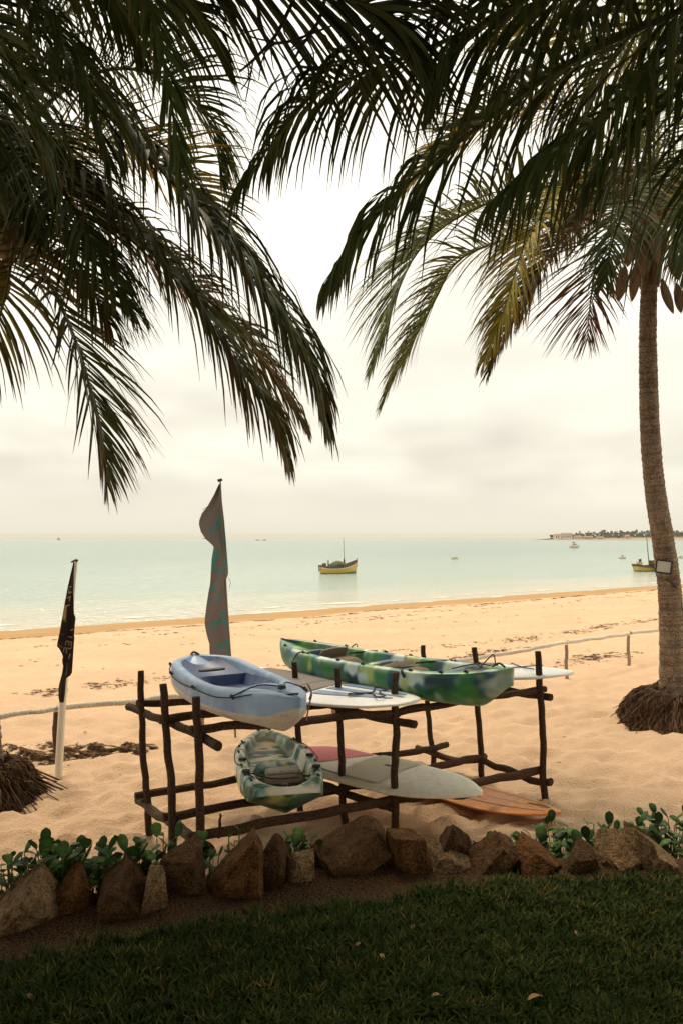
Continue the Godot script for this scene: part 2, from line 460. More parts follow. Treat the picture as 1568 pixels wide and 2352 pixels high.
func build_grass() -> void:
	var mb := MB.new()
	for k in 8:
		var a := k * 0.9 + 0.3
		var dir := Vector3(cos(a), 0, sin(a))
		var side := Vector3(-sin(a), 0, cos(a)) * 0.0022
		var base := dir * 0.006 * (k % 3)
		var h := 0.03 + 0.006 * (k % 4)
		var lean := 0.012 + 0.007 * (k % 3)
		var m := base + Vector3(0, h * 0.6, 0) + dir * lean * 0.5
		var tip := base + Vector3(0, h, 0) + dir * lean * 1.7
		mb.fquad(base - side, base + side, m + side * 1.1, m - side * 1.1)
		mb.ftri(m - side * 1.1, m + side * 1.1, tip)
	var tuft := mb.mesh()
	var xf := []; var cols := []
	for k in 40000:
		var x := rr(-3.4, 3.4)
		var d := rr(2.9, 6.1)
		var e := lawn_edge(x) + 0.16 * nz.get_noise_1d(x * 4) + 0.05
		if d > e: continue
		if d > e - 0.25 and rng.randf() < 0.55: continue
		var sc := rr(0.7, 1.35) * (1.0 + 0.35 * nz.get_noise_2d(x * 3, d * 3))
		xf.append(Transform3D(Basis(Vector3.UP, rr(0, TAU)).rotated(Vector3(1, 0, 0), rr(-0.25, 0.25)).scaled(Vector3.ONE * sc), Vector3(x, 0.64, -d * KZ)))
		var dryness := rng.randf()
		var v := rr(0.55, 1.3)
		var c := Color(0.040 * v, 0.062 * v, 0.015 * v)
		if dryness > 0.93: c = Color(0.17 * v, 0.13 * v, 0.045 * v)
		elif dryness > 0.8: c = Color(0.095 * v, 0.105 * v, 0.02 * v)
		cols.append(c)
	var o := stuff(self, "lawn_grass", tuft, M.grass, xf, cols)
	tag(o, "short dark green lawn grass in front of the stones", "grass")
	# fallen leaves
	var ld := [[1339, 2501, 0.10, 0.35, "long curled orange leaf lying lowest on the right of the lawn"], [1030, 2321, 0.055, 1.2, "small brown leaf on the grass below the cube shaped stone"], [954, 2394, 0.05, 2.0, "upturned reddish leaf in the middle of the lawn"], [1440, 2337, 0.055, 1.6, "upright orange leaf highest on the right of the lawn"], [894, 2364, 0.05, 0.8, "pale tan leaf left of the upturned reddish leaf"], [1090, 2493, 0.06, 0.1, "flat dull brown leaf low in the middle of the lawn"], [74, 2495, 0.055, 2.6, "single reddish leaf in the dark lower left corner of the lawn"], [540, 2377, 0.035, 1.5, "tiny pale leaf standing in the grass left of centre"], [398, 2426, 0.045, 0.5, "small dark brown leaf between the corner leaf and the pale one"]]
	for l in ld:
		var e: float = 1.73
		var d: float = e * 2900.0 / (l[1] - 1344.0)
		var x: float = (l[0] - 853.5) / 2900.0 * d
		mb = MB.new()
		var n := 8
		for k in n + 1:
			var t := float(k) / n
			var w := sin(PI * pow(t, 0.8)) * 0.24 + 0.004
			var y := 0.12 * sin(t * PI) + 0.1 * t * t
			mb.vert(Vector3(t - 0.5, y + w * 0.5, w)); mb.vert(Vector3(t - 0.5, y, 0)); mb.vert(Vector3(t - 0.5, y + w * 0.35, -w))
		for k in n:
			var a := k * 3
			mb.quad(a, a + 1, a + 4, a + 3); mb.quad(a + 1, a + 2, a + 5, a + 4)
		var lf := put(self, "fallen_leaf", mb.mesh(), M["leafdry%d" % (ld.find(l) % 3)])
		tag(lf, l[4], "leaf", "fallen leaves on the lawn")
		lf.position = Vector3(x, 0.672, -d * KZ)
		lf.rotation = Vector3(rr(-0.3, 0.3), l[3], rr(-0.2, 0.2))
		lf.scale = Vector3.ONE * l[2] * 0.72

# ---------------------------------------------------------------- stones
func rock_mesh(size: Vector3, cuts: Array, seed_: int, tint: Color) -> ArrayMesh:
	var r := RandomNumberGenerator.new()
	r.seed = seed_
	var n := FastNoiseLite.new()
	n.seed = seed_; n.frequency = 1.6; n.fractal_octaves = 3
	var planes := []
	for c in cuts:
		planes.append([Vector3(c[0], c[1], c[2]).normalized(), c[3]])
	for k in 11:
		var dir := Vector3(r.randfn(), r.randfn() * 0.7, r.randfn()).normalized()
		planes.append([dir, r.randf_range(0.5, 0.82)])
	var mb := MB.new()
	var N := 17
	for f in 6:
		var first := mb.v.size()
		for j in N + 1:
			for k in N + 1:
				var a := k * 2.0 / N - 1.0
				var b := j * 2.0 / N - 1.0
				var p: Vector3 = [Vector3(1, b, -a), Vector3(-1, b, a), Vector3(a, 1, -b), Vector3(a, -1, b), Vector3(a, b, 1), Vector3(-a, b, -1)][f]
				p = p.normalized() * 1.25
				for pl in planes:
					var over: float = p.dot(pl[0]) - pl[1]
					if over > 0: p -= pl[0] * over
				p += p.normalized() * (n.get_noise_3dv(p) * 0.02 + n.get_noise_3dv(p * 5.0) * 0.04)
				var v := 1.0 + 0.8 * n.get_noise_3dv(p * 1.6 + Vector3(7, 1, 3))
				mb.vert(Vector3(p.x * size.x, p.y * size.y, p.z * size.z), Color(tint.r * v, tint.g * v, tint.b * v))
		for j in N:
			for k in N:
				var a := first + j * (N + 1) + k
				mb.quad(a, a + N + 1, a + N + 2, a + 1)
	return mb.mesh(true)

func build_rocks() -> void:
	# left, right, top, foot in the plan; cutting planes; label
	var L := [
		[-50, 118, 2205, 2350, [[-0.55, 0.85, 0.25, 0.42], [0.8, 0.2, 0.3, 0.8]], "big stone with a pale slanted top at the left end of the row"],
		[118, 222, 2172, 2300, [[-0.8, 0.65, 0.1, 0.5], [0.8, 0.6, 0.1, 0.5], [0.1, 0.1, 1, 0.55]], "pointed orange brown stone right of the slanted left end stone"],
		[226, 366, 2176, 2317, [[-0.5, 0.9, 0.2, 0.62], [0.6, 0.75, 0.1, 0.66]], "broad low brown stone below the tallest upright leaves"],
		[362, 420, 2168, 2292, [[0, 1, 0.1, 0.9], [-0.9, 0.3, 0.2, 0.6]], "narrow dark stone wedged left of the square stone"],
		[398, 522, 2124, 2245, [[0, 1, 0.08, 0.78], [0, 0, 1, 0.72], [-1, 0, 0.1, 0.74], [0.9, 0.45, 0.1, 0.72]], "square block of stone with a flat pale top and dark face"],
		[522, 656, 2082, 2255, [[-0.75, 0.75, 0.1, 0.42], [0.95, 0.1, 0.2, 0.62], [0, 0.2, 1, 0.66]], "tall peaked stone in front of the lower front log"],
		[648, 712, 2100, 2238, [[-0.5, 0.8, 0.1, 0.75], [0.75, 0.6, 0.2, 0.62]], "dark round shouldered stone right of the tall peaked one"],
		[706, 784, 2133, 2225, [[0, 1, 0.15, 0.7], [0.1, -0.5, 0.9, 0.5], [-0.7, -0.6, 0.3, 0.6]], "small reddish wedge between the dark stone and the large sloping one"],
		[782, 976, 2076, 2205, [[-0.6, 0.8, 0.35, 0.42], [0.2, 0.35, 1, 0.5], [0.9, 0.3, 0, 0.78]], "largest stone, its sunny tan face sloping down to the left"],
		[970, 1076, 2078, 2196, [[0.08, 1, 0.12, 0.76], [0.1, 0, 1, 0.7], [-1, 0, 0.2, 0.76], [1, 0.05, 0.1, 0.76]], "cube shaped stone under the centre front post"],
		[1082, 1188, 2054, 2170, [[0.9, 0.35, 0.1, 0.7], [-0.85, 0.6, 0.1, 0.72]], "upright mossy rounded stone standing behind a low wedge"],
		[1070, 1184, 2119, 2196, [[-0.4, 0.9, 0.2, 0.6], [0.65, 0.75, 0.25, 0.45], [0, 0.4, 1, 0.55]], "low tan wedge in front of the upright rounded stone"],
		[1180, 1302, 2094, 2198, [[-0.7, 0.7, 0.2, 0.36], [0.1, 0.2, 1, 0.66]], "brown stone rising to the right, next to the low tan wedge"],
		[1298, 1420, 2100, 2196, [[0.65, 0.75, 0.15, 0.38], [-1, 0.1, 0.1, 0.72]], "dark stone falling away to the right under the creeper"],
		[1416, 1512, 2115, 2196, [[0.1, 1, 0.2, 0.66], [0.6, 0.6, 0.3, 0.7]], "dull reddish stone half hidden below drooping creeper leaves"],
		[1500, 1614, 2103, 2192, [[0.1, 0.9, 0.42, 0.5], [0.85, 0.3, 0.2, 0.74], [-0.8, 0.5, 0.2, 0.66]], "grey stone with a wide pale dished top on the right"],
		[1596, 1740, 2078, 2196, [[0.62, 0.78, 0.1, 0.3], [-1, 0.1, 0.2, 0.72]], "stone with a long pale edge sloping off the right side"],
	]
	var tints := [Color(0.13, 0.082, 0.042), Color(0.155, 0.083, 0.034), Color(0.10, 0.062, 0.032), Color(0.25, 0.18, 0.105)]
	for k in L.size():
		var l: Array = L[k]
		var d: float = 1.83 * 2900.0 / (l[3] - 1344.0)
		var wx: float = (l[1] - l[0]) / 2900.0 * d
		var hy: float = (l[3] - l[2]) / 2900.0 * d
		var size := Vector3(wx * 0.62, hy * 0.72, wx * 0.5 + 0.06)
		var o := put(self, "edging_stone", rock_mesh(size, l[4], 100 + k * 7, tints[k % 4] if k not in [0, 15, 16] else tints[3]), M.rock)
		tag(o, l[5], "stone", "stones edging the lawn")
		var bb := o.mesh.get_aabb()
		o.scale = Vector3(wx * 1.1 / bb.size.x, (hy + 0.10) / bb.size.y, 1.0)
		o.position = Vector3(((l[0] + l[1]) * 0.5 - 853.5) / 2900.0 * d - bb.get_center().x * o.scale.x, 0.555 + hy - bb.end.y * o.scale.y, -d * KZ - size.z * 0.4)

# ---------------------------------------------------------------- leafy creeper on the bank
func leaf_mesh(L: float, w: float, curl: float, tint: Color) -> ArrayMesh:
	var mb := MB.new()
	var n := 7
	for k in n + 1:
		var t := float(k) / n
		var ww := w * pow(sin(PI * clampf(0.04 + t * 0.93, 0, 1)), 0.6) * (0.72 + 0.42 * t)
		if k == n: ww *= 0.35
		var y := L * t * cos(curl * t)
		var z := L * t * sin(curl * t)
		var cup := ww * 0.35
		var v := 1.0 + 0.15 * sin(k * 2.1)
		var cc := Color(tint.r * v, tint.g * v, tint.b * v)
		mb.vert(Vector3(-ww, y, z + cup), cc); mb.vert(Vector3(0, y, z), Color(cc.r * 1.5, cc.g * 1.4, cc.b * 1.4)); mb.vert(Vector3(ww, y, z + cup), cc)
	for k in n:
		var a := k * 3
		mb.quad(a, a + 1, a + 4, a + 3); mb.quad(a + 1, a + 2, a + 5, a + 4)
	return mb.mesh()

func build_plants() -> void:
	var leaves := []
	for k in 7:
		leaves.append(leaf_mesh(0.1, 0.032 + 0.004 * (k % 3), 0.25 + 0.18 * (k % 4), [Color(0.036, 0.070, 0.018), Color(0.048, 0.092, 0.022), Color(0.075, 0.13, 0.03), Color(0.030, 0.058, 0.018)][k % 4]))
	# plan x, top y, distance, spread, leaves, biggest leaf, label
	var L := [
		[14, 2125, 5.75, 0.16, 26, 0.85, "leafy plant at the left edge above the slanted pale stone"],
		[72, 2150, 5.80, 0.14, 26, 0.8, "low leafy plant with round leaves second from the left edge"],
		[118, 2112, 5.85, 0.15, 26, 1.0, "leafy plant just left of the tallest upright leaf"],
		[168, 2082, 5.9, 0.14, 30, 1.15, "tallest leafy plant on the bank, with big folded upright leaves"],
		[205, 2105, 5.95, 0.13, 24, 1.1, "plant with one large backward curling leaf behind the pointed stone"],
		[248, 2104, 6.0, 0.13, 24, 1.0, "plant with drooping dark leaf and thin stems above the broad stone"],
		[302, 2110, 6.05, 0.13, 24, 1.1, "plant with a single rounded paddle leaf at the end of the left patch"],
		[400, 2072, 6.3, 0.12, 16, 0.9, "small plant in front of the left end posts"],
		[382, 2130, 6.15, 0.10, 14, 0.8, "low sprig left of the square stone"],
		[490, 2104, 6.35, 0.13, 18, 0.85, "leafy sprig behind the square stone by the front post"],
		[520, 2120, 6.3, 0.10, 14, 0.8, "yellowing sprig between the square stone and the tall peaked one"],
		[586, 2068, 6.4, 0.05, 6, 0.5, "thin seedling against the lower front log"],
		[724, 2098, 6.5, 0.09, 12, 0.9, "bright green sprig left of the largest stone"],
		[764, 2080, 6.5, 0.10, 14, 0.85, "taller sprig with a dark top leaf at the largest stone"],
		[1196, 2112, 6.7, 0.07, 9, 0.8, "little sprig between the upright and the rising stone"],
		[1270, 2100, 6.75, 0.13, 16, 0.7, "low creeper spilling over the rising brown stone"],
		[1350, 2078, 6.9, 0.18, 30, 0.95, "leafy creeper clump over the dark falling stone"],
		[1420, 2068, 7.0, 0.18, 34, 1.0, "dense creeper clump with broad leaves right of the orange board tip"],
		[1500, 2062, 7.05, 0.18, 30, 1.0, "creeper clump with a tall thin shoot above the reddish stone"],
		[1560, 2088, 7.0, 0.15, 22, 0.9, "low trailing creeper behind the dished stone"],
		[1640, 2042, 7.2, 0.17, 36, 1.0, "tall leafy clump behind the stone at the right edge"],
		[1695, 2046, 7.15, 0.16, 34, 1.0, "leafy clump cut by the right side of the picture"],
	]
	for l in L:
		var d: float = l[2]
		var right: bool = l[0] > 1250
		var top: Vector3 = P(l[0] / 1.0887, (l[1] - (14 if right else 4)) / 1.0887, d)
		var g: float = ground(top.x, d) - 0.04
		g = maxf(g, top.y - 0.42)
		var o := thing("beach_creeper", l[6], "plant", Vector3(top.x, g, -d * KZ), "leafy plants along the stones")
		var h: float = maxf(top.y - g, 0.10)
		var stems := MB.new()
		var n: int = l[4] + (22 if right else 12)
		for k in n:
			var a := rr(0, TAU)
			var r: float = l[3] * (1.25 if right else 1.1) * sqrt(rng.randf())
			var tall := 1.0 if k < 3 else rr(0.55, 0.97)
			var L_: float = rr(0.75, 1.1) * l[5] * (0.95 if right else 0.92) * (1.0 if k < 3 else rr(0.65, 1.0))
			var tip := Vector3(cos(a) * r, maxf(h * tall - 0.085 * L_, 0.03), sin(a) * r * 0.8)
			stems.tube(spline([Vector3(tip.x * 0.4, -0.02, tip.z * 0.4), Vector3(tip.x * 0.8, tip.y * 0.6, tip.z * 0.8), tip], 5), [0.004, 0.0035, 0.003, 0.0028, 0.0025], 4, Color(0.11, 0.10, 0.035), Color(0.07, 0.12, 0.03))
			var lf := put(o, "leaf", leaves[rng.randi() % leaves.size()], M.leaf)
			lf.position = tip
			lf.basis = Basis(Vector3.UP, rr(0, TAU)) * Basis(Vector3.RIGHT, rr(0.0, 0.35) if k < 3 else rr(0.1, 1.25))
			lf.scale = Vector3.ONE * L_
		put(o, "stem", stems.mesh(), M.leaf)

# ---------------------------------------------------------------- the rack
func log_mesh(a: Vector3, b: Vector3, r0: float, r1: float, seed_: int, wob := 0.012, tint := Color(0.155, 0.098, 0.068), grey := 0.0) -> ArrayMesh:
	var r := RandomNumberGenerator.new()
	r.seed = seed_
	var n := 22
	var sides := 12
	var mb := MB.new()
	var t := (b - a).normalized()
	var s := t.cross(Vector3(0.2, 1, 0.1)).normalized()
	var w := t.cross(s)
	var ph := r.randf() * 20.0
	for k in n + 1:
		var q := float(k) / n
		var c := a.lerp(b, q) + s * wob * nz.get_noise_2d(q * 5 + ph, seed_) * 2.0 + w * wob * nz.get_noise_2d(q * 5 + ph, seed_ + 50.0) * 2.0
		for j in sides:
			var g := TAU * j / sides
			var knot := 1.0 + 0.12 * nz.get_noise_3d(cos(g) * 2.5 + ph, sin(g) * 2.5, q * 9.0) + 0.10 * nz.get_noise_3d(cos(g) * 9, sin(g) * 9 + ph, q * 12.0)
			var v := 1.0 + 0.35 * nz.get_noise_3d(cos(g) * 9, sin(g) * 9, q * 7.0 + ph)
			var gr := clampf(grey + 0.35 * nz2.get_noise_3d(cos(g) * 20 + ph, q * 60, sin(g) * 20), 0, 1)
			var cc := tint.lerp(Color(0.24, 0.20, 0.16), gr)
			mb.vert(c + (s * cos(g) + w * sin(g)) * lerpf(r0, r1, q) * knot, Color(cc.r * v, cc.g * v, cc.b * v))
	for k in n:
		for j in sides:
			var j2 := (j + 1) % sides
			mb.quad(k * sides + j, k * sides + j2, (k + 1) * sides + j2, (k + 1) * sides + j)
	for e in [0, n]:
		var ring := []
		var mid := Vector3.ZERO
		for j in sides: mid += mb.v[e * sides + j] / sides
		var m := mb.vert(mid, Color(0.16, 0.11, 0.07))
		for j in sides: ring.append(mb.vert(mb.v[e * sides + j], Color(0.13, 0.085, 0.055)))
		for j in sides:
			if e == 0: mb.tri(m, ring[(j + 1) % sides], ring[j])
			else: mb.tri(m, ring[j], ring[(j + 1) % sides])
	return mb.mesh()

func build_rack() -> void:
	var o := thing("boat_rack", "rough dark pole rack holding kayaks and boards on two levels", "rack", W(0.1, 9.9, 0))
	var off := -o.position
	var add := func(called: String, a: Vector3, b: Vector3, r0: float, r1: float, s: int, wob := 0.012, tint := Color(0.155, 0.098, 0.068), grey := 0.0):
		put(o, called, log_mesh(a + off, b + off, r0, r1, s, wob, tint, grey), M.wood)
	var posts := [[-1.544, 9.38, -1.628, 1.32], [-1.21, 8.64, -1.327, 1.306], [-0.956, 8.08, -1.007, 1.288], [-0.367, 10.43, -0.412, 1.28], [0.044, 9.76, -0.035, 1.30], [0.42, 9.27, 0.433, 1.32], [0.984, 12.19, 0.847, 1.265], [1.399, 11.43, 1.306, 1.316], [1.83, 10.39, 1.764, 1.38]]
	for k in posts.size():
		var p: Array = posts[k]
		var g := ground(p[0], p[1])
		add.call("post", W(p[0], p[1], g - 0.25), W(p[2], p[1], p[3]), [0.030, 0.031, 0.032][k % 3], [0.025, 0.027, 0.028][k % 3], 11 + k, 0.013)
	# upper cross beams, then the long rails that rest on them
	add.call("cross_beam", W(-1.78, 9.72, 0.983), W(-0.83, 7.93, 0.983), 0.031, 0.033, 31, 0.012, Color(0.12, 0.085, 0.06), 0.35)
	add.call("cross_beam", W(-0.42, 10.62, 0.933), W(0.58, 9.08, 0.928), 0.031, 0.033, 32)
	add.call("cross_beam", W(0.80, 12.3, 0.955), W(1.86, 10.33, 0.965), 0.031, 0.033, 33)
	add.call("rail", W(-1.06, 8.14, 1.05), W(0.46, 9.36, 0.985), 0.031, 0.032, 41)
	add.call("rail", W(0.40, 9.27, 0.995), W(1.84, 10.48, 1.03), 0.032, 0.028, 42)
	add.call("rail", W(-1.36, 8.68, 1.05), W(0.10, 9.85, 0.995), 0.032, 0.029, 43)
	add.call("rail", W(0.0, 9.8, 0.995), W(1.40, 11.50, 1.03), 0.029, 0.029, 44)
	add.call("rail", W(-1.66, 9.42, 1.045), W(-0.30, 10.55, 0.995), 0.029, 0.029, 45)
	add.call("rail", W(-0.40, 10.48, 1.0), W(0.98, 12.25, 1.02), 0.029, 0.029, 46)
	# lower level
	add.call("cross_beam", W(-1.66, 9.55, 0.228), W(-0.90, 8.05, 0.228), 0.035, 0.038, 51, 0.015, Color(0.2, 0.16, 0.12), 0.7)
	add.call("cross_beam", W(-0.40, 10.55, 0.228), W(0.44, 9.22, 0.218), 0.032, 0.032, 52)
	add.call("cross_beam", W(0.80, 12.40, 0.138), W(1.87, 10.33, 0.228), 0.032, 0.033, 53, 0.03, Color(0.18, 0.105, 0.068))
	add.call("rail", W(-1.08, 8.13, 0.30), W(0.55, 9.42, 0.285), 0.037, 0.035, 61, 0.012, Color(0.16, 0.095, 0.06))
	add.call("rail", W(0.46, 9.34, 0.285), W(1.80, 10.45, 0.30), 0.035, 0.035, 62, 0.012, Color(0.19, 0.11, 0.07))
	add.call("rail", W(-1.33, 8.66, 0.31), W(0.18, 9.90, 0.295), 0.032, 0.032, 63)
	add.call("rail", W(0.10, 9.82, 0.295), W(1.42, 11.48, 0.235), 0.032, 0.035, 64, 0.012, Color(0.19, 0.11, 0.07))
	add.call("rail", W(-1.66, 9.36, 0.31), W(-0.30, 10.55, 0.30), 0.031, 0.031, 65)
	add.call("rail", W(-0.36, 10.50, 0.30), W(1.12, 12.30, 0.20), 0.031, 0.032, 66, 0.012, Color(0.12, 0.075, 0.05))
	# the axe cut stub of a branch by the front left post
	add.call("stub", W(-0.86, 8.12, 0.30), W(-0.84, 8.10, 0.47), 0.014, 0.008, 71, 0.004)

# ---------------------------------------------------------------- kayaks
# A sit-on-top boat along local +X (bow). K: curves over the length (stern to bow)
func kayak_shape(K: Dictionary, upper: bool) -> ArrayMesh:
	var mb := MB.new()
	var n := 72
	var prof := 0
	for k in n + 1:
		var t := float(k) / n
		t = 0.5 - 0.5 * cos(PI * t) * (1.0 - 0.0)
		var w := crv(K.w, t); var h := crv(K.h, t); var ke := crv(K.k, t); var seam := lerpf(ke, h, K.seam)
		w *= pow(clampf((1.0 - t) / 0.03, 0.0, 1.0), 0.5) * pow(clampf(t / 0.03, 0.0, 1.0), 0.5)
		var x := (t - 0.5) * float(K.len)
		var pts := []
		if upper:
			var wi := minf(crv(K.wi, t), w * 0.86)
			var f := crv(K.f, t)
			pts = [[w, seam], [w * 1.0, lerpf(seam, h, 0.5)], [w * 0.985, lerpf(seam, h, 0.82)], [lerpf(w, wi, 0.18), h], [lerpf(w, wi, 0.55), h + 0.012], [lerpf(w, wi, 0.9), h + 0.004], [wi, lerpf(h, f, 0.12)], [wi * 0.94, lerpf(h, f, 0.55)], [wi * 0.86, lerpf(h, f, 0.93)], [wi * 0.7, f], [wi * 0.35, f + 0.006], [0.0, f + 0.008]]
		else:
			var e := crv(K.e, t)
			for j in 12:
				var s := j / 11.0
				var sx := pow(maxf(0.0, 1.0 - pow(s, e)), 1.0 / e)
				pts.append([w * sx, lerpf(seam, ke, s)])
		var full := []
		for p in pts: full.append(p)
		for j in range(pts.size() - 2, -1, -1): full.append([-pts[j][0], pts[j][1]])
		prof = full.size()
		for p in full:
			mb.vert(Vector3(x, p[1], p[0]))
	for k in n:
		for j in prof - 1:
			var a := k * prof + j
			mb.quad(a, a + 1, a + prof + 1, a + prof)
	return mb.mesh()

func aim(o: Node3D, length: float, stern: Vector3, bow: Vector3, wide := 1.0, high := 1.0) -> void:
	var x := (bow - stern).normalized()
	var z := x.cross(Vector3.UP).normalized()
	var y := z.cross(x)
	o.position = (stern + bow) * 0.5
	o.basis = Basis(x * (bow - stern).length() / length, y * high / SIZE, z * wide / SIZE)

func rope(o: Node3D, called: String, pts: Array, r: float, m: Material, n := 24) -> void:
	var mb := MB.new()
	var rad := []
	for k in n: rad.append(r)
	mb.tube(spline(pts, n), rad, 6)
	put(o, called, mb.mesh(), m)

func toggle(o: Node3D, at: Vector3, s := 1.0) -> void:
	var mb := MB.new()
	mb.tube([at + Vector3(-0.03, 0, 0) * s, at + Vector3(0.03, 0, 0) * s], [0.012 * s, 0.012 * s], 8)
	mb.tube([at + Vector3(0, -0.012, -0.012) * s, at + Vector3(0, 0.022, 0.012) * s], [0.014 * s, 0.010 * s], 8)
	put(o, "pad_eye", mb.mesh(), M.black)

func disc(o: Node3D, called: String, at: Vector3, rx: float, rz: float, h: float, m: Material, sides := 20) -> void:
	var mb := MB.new()
	var ring := []
	for e in [[1.0, 0.0], [1.0, h * 0.6], [0.9, h], [0.001, h]]:
		for s in sides:
			var g := TAU * s / sides
			mb.vert(at + Vector3(cos(g) * rx * e[0], e[1], sin(g) * rz * e[0]))
	for k in 3:
		for s in sides:
			var s2 := (s + 1) % sides
			mb.quad(k * sides + s, k * sides + s2, (k + 1) * sides + s2, (k + 1) * sides + s)
	put(o, called, mb.mesh(), m)

func cushion(o: Node3D, called: String, at: Vector3, lx: float, lz: float, h: float, m: Material, tilt := 0.0) -> MeshInstance3D:
	var mb := MB.new()
	var N := 8
	for side in 2:
		var f := mb.v.size()
		for j in N + 1:
			for k in N + 1:
				var a := k * 2.0 / N - 1.0; var b := j * 2.0 / N - 1.0
				var e := (1.0 - pow(absf(a), 6)) * (1.0 - pow(absf(b), 6))
				var rx := a * (1.0 - 0.12 * b * b); var rz := b * (1.0 - 0.12 * a * a)
				mb.vert(Vector3(rx * lx * 0.5, (h if side == 0 else 0.0) * pow(e, 0.4), rz * lz * 0.5))
		for j in N:
			for k in N:
				var q := f + j * (N + 1) + k
				mb.quad(q, q + 1, q + N + 2, q + N + 1)
	var o2 := put(o, called, mb.mesh(), m)
	o2.position = at
	o2.rotation.z = tilt
	return o2

func build_kayaks() -> void:
	var dk: Node3D
	# 1: pale blue single on the top level
	var K := {len = 2.95, seam = 0.44,
		w = [0.10, 0.30, 0.355, 0.375, 0.38, 0.375, 0.36, 0.325, 0.265, 0.175, 0.06],
		h = [0.31, 0.31, 0.30, 0.285, 0.275, 0.275, 0.28, 0.295, 0.315, 0.335, 0.33],
		k = [0.22, 0.06, 0.01, 0.0, 0.0, 0.0, 0.0, 0.0, 0.01, 0.03, 0.20],
		wi = [0.02, 0.20, 0.26, 0.28, 0.29, 0.29, 0.27, 0.16, 0.03, 0.02, 0.004],
		f = [0.31, 0.22, 0.16, 0.14, 0.13, 0.13, 0.14, 0.30, 0.345, 0.35, 0.335],
		e = [2.2, 2.6, 3.0, 3.0, 3.0, 2.8, 2.4, 2.0, 1.6, 1.3, 1.2]}
	var o := thing("blue_kayak", "pale blue sit-on-top kayak with white underside on the rack", "kayak")
	put(o, "hull", kayak_shape(K, false), M.hullwhite)
	dk = put(o, "deck", kayak_shape(K, true), M.blue)
	aim(o, K.len, W(-1.31, 10.35, 1.085), W(-0.27, 7.5, 1.075), 1.16, 1.1)
	# moulded footwell insert and seat
	var mb := MB.new()
	for k in 25:
		var t := lerpf(0.345, 0.665, k / 24.0)
		var wi := crv(K.wi, t) * 0.93 * (0.8 + 0.2 * sin(PI * k / 24.0))
		for j in 9:
			var q := j / 4.0 - 1.0
			var y := 0.148 if absf(q) < 0.8 else 0.245
			if k == 0 or k == 24: y = 0.245
			mb.vert(Vector3((t - 0.5) * 2.95, y + 0.004 * sin(k * 1.6), q * wi))
	for k in 24:
		for j in 8:
			var a := k * 9 + j
			mb.quad(a, a + 1, a + 10, a + 9)
	put(o, "footwell", mb.mesh(), M.navy)
	mb = MB.new()
	for k in 11:
		var t := lerpf(0.085, 0.335, k / 10.0)
		var wi := crv(K.wi, t) * 0.93
		for j in 9:
			var q := j / 4.0 - 1.0
			mb.vert(Vector3((t - 0.5) * 2.95, crv(K.f, t) + 0.012 + 0.07 * q * q, q * wi))
	for k in 10:
		for j in 8:
			var a := k * 9 + j
			mb.quad(a, a + 1, a + 10, a + 9)
	put(o, "seat_well", mb.mesh(), M.navy)
	disc(dk, "hatch", Vector3(-0.83, 0.235, 0), 0.05, 0.13, 0.02, M.black)
	for s in [-1, 1]:
		var z := float(s)
		rope(o, "side_line", [Vector3(-1.22, 0.27, 0.30 * z), Vector3(-0.95, 0.225, 0.37 * z), Vector3(-0.45, 0.205, 0.392 * z), Vector3(0.0, 0.225, 0.394 * z), Vector3(0.5, 0.235, 0.372 * z), Vector3(0.82, 0.27, 0.318 * z), Vector3(1.02, 0.315, 0.22 * z)], 0.006, M.rope)
		for e in [[-1.22, 0.27, 0.30], [-0.95, 0.225, 0.36], [-0.05, 0.225, 0.388], [0.82, 0.27, 0.31]]:
			toggle(dk, Vector3(e[0], e[1], e[2] * z))
		rope(o, "bow_line", [Vector3(0.82, 0.28, 0.31 * z), Vector3(0.90, 0.36, 0.12 * z), Vector3(1.12, 0.368, 0.0)], 0.006, M.rope)
	disc(dk, "bow_eye", Vector3(1.10, 0.35, 0), 0.05, 0.03, 0.03, M.black, 12)
	rope(o, "mooring_rope", [Vector3(0.82, 0.31, -0.33), Vector3(0.85, 0.25, -0.35), Vector3(0.82, 0.18, -0.345), Vector3(0.86, 0.23, -0.35), Vector3(0.80, 0.10, -0.345), Vector3(0.79, 0.0, -0.33)], 0.007, plain(0.25, 0.2, 0.14, 0.9))
	rope(o, "carry_loop", [Vector3(-1.43, 0.30, 0.06), Vector3(-1.50, 0.34, 0.0), Vector3(-1.43, 0.30, -0.06)], 0.012, M.black)
	rope(o, "bow_carry_handle", [Vector3(1.30, 0.335, -0.07), Vector3(1.36, 0.35, 0.0), Vector3(1.30, 0.335, 0.07)], 0.008, M.black)

	# 2: long green camouflage tandem on the top level
	K = {len = 3.45, seam = 0.72,
		w = [0.05, 0.26, 0.35, 0.395, 0.41, 0.415, 0.41, 0.40, 0.365, 0.27, 0.08],
		h = [0.36, 0.335, 0.315, 0.30, 0.295, 0.295, 0.295, 0.30, 0.315, 0.345, 0.385],
		k = [0.16, 0.05, 0.01, 0.0, 0.0, 0.0, 0.0, 0.0, 0.0, 0.02, 0.24],
		wi = [0.01, 0.17, 0.25, 0.29, 0.31, 0.31, 0.31, 0.30, 0.25, 0.15, 0.004],
		f = [0.35, 0.26, 0.17, 0.15, 0.14, 0.14, 0.14, 0.15, 0.17, 0.27, 0.385],
		e = [1.8, 2.2, 2.6, 2.8, 2.8, 2.8, 2.8, 2.6, 2.2, 1.7, 1.3]}
	o = thing("green_kayak", "long green and teal camouflage double kayak on top of the rack", "kayak")
	put(o, "hull", kayak_shape(K, false), M.camo)
	dk = put(o, "deck", kayak_shape(K, true), M.camo)
	aim(o, K.len, W(-0.62, 11.95, 1.035), W(1.33, 8.98, 1.04), 1.12, 1.14)
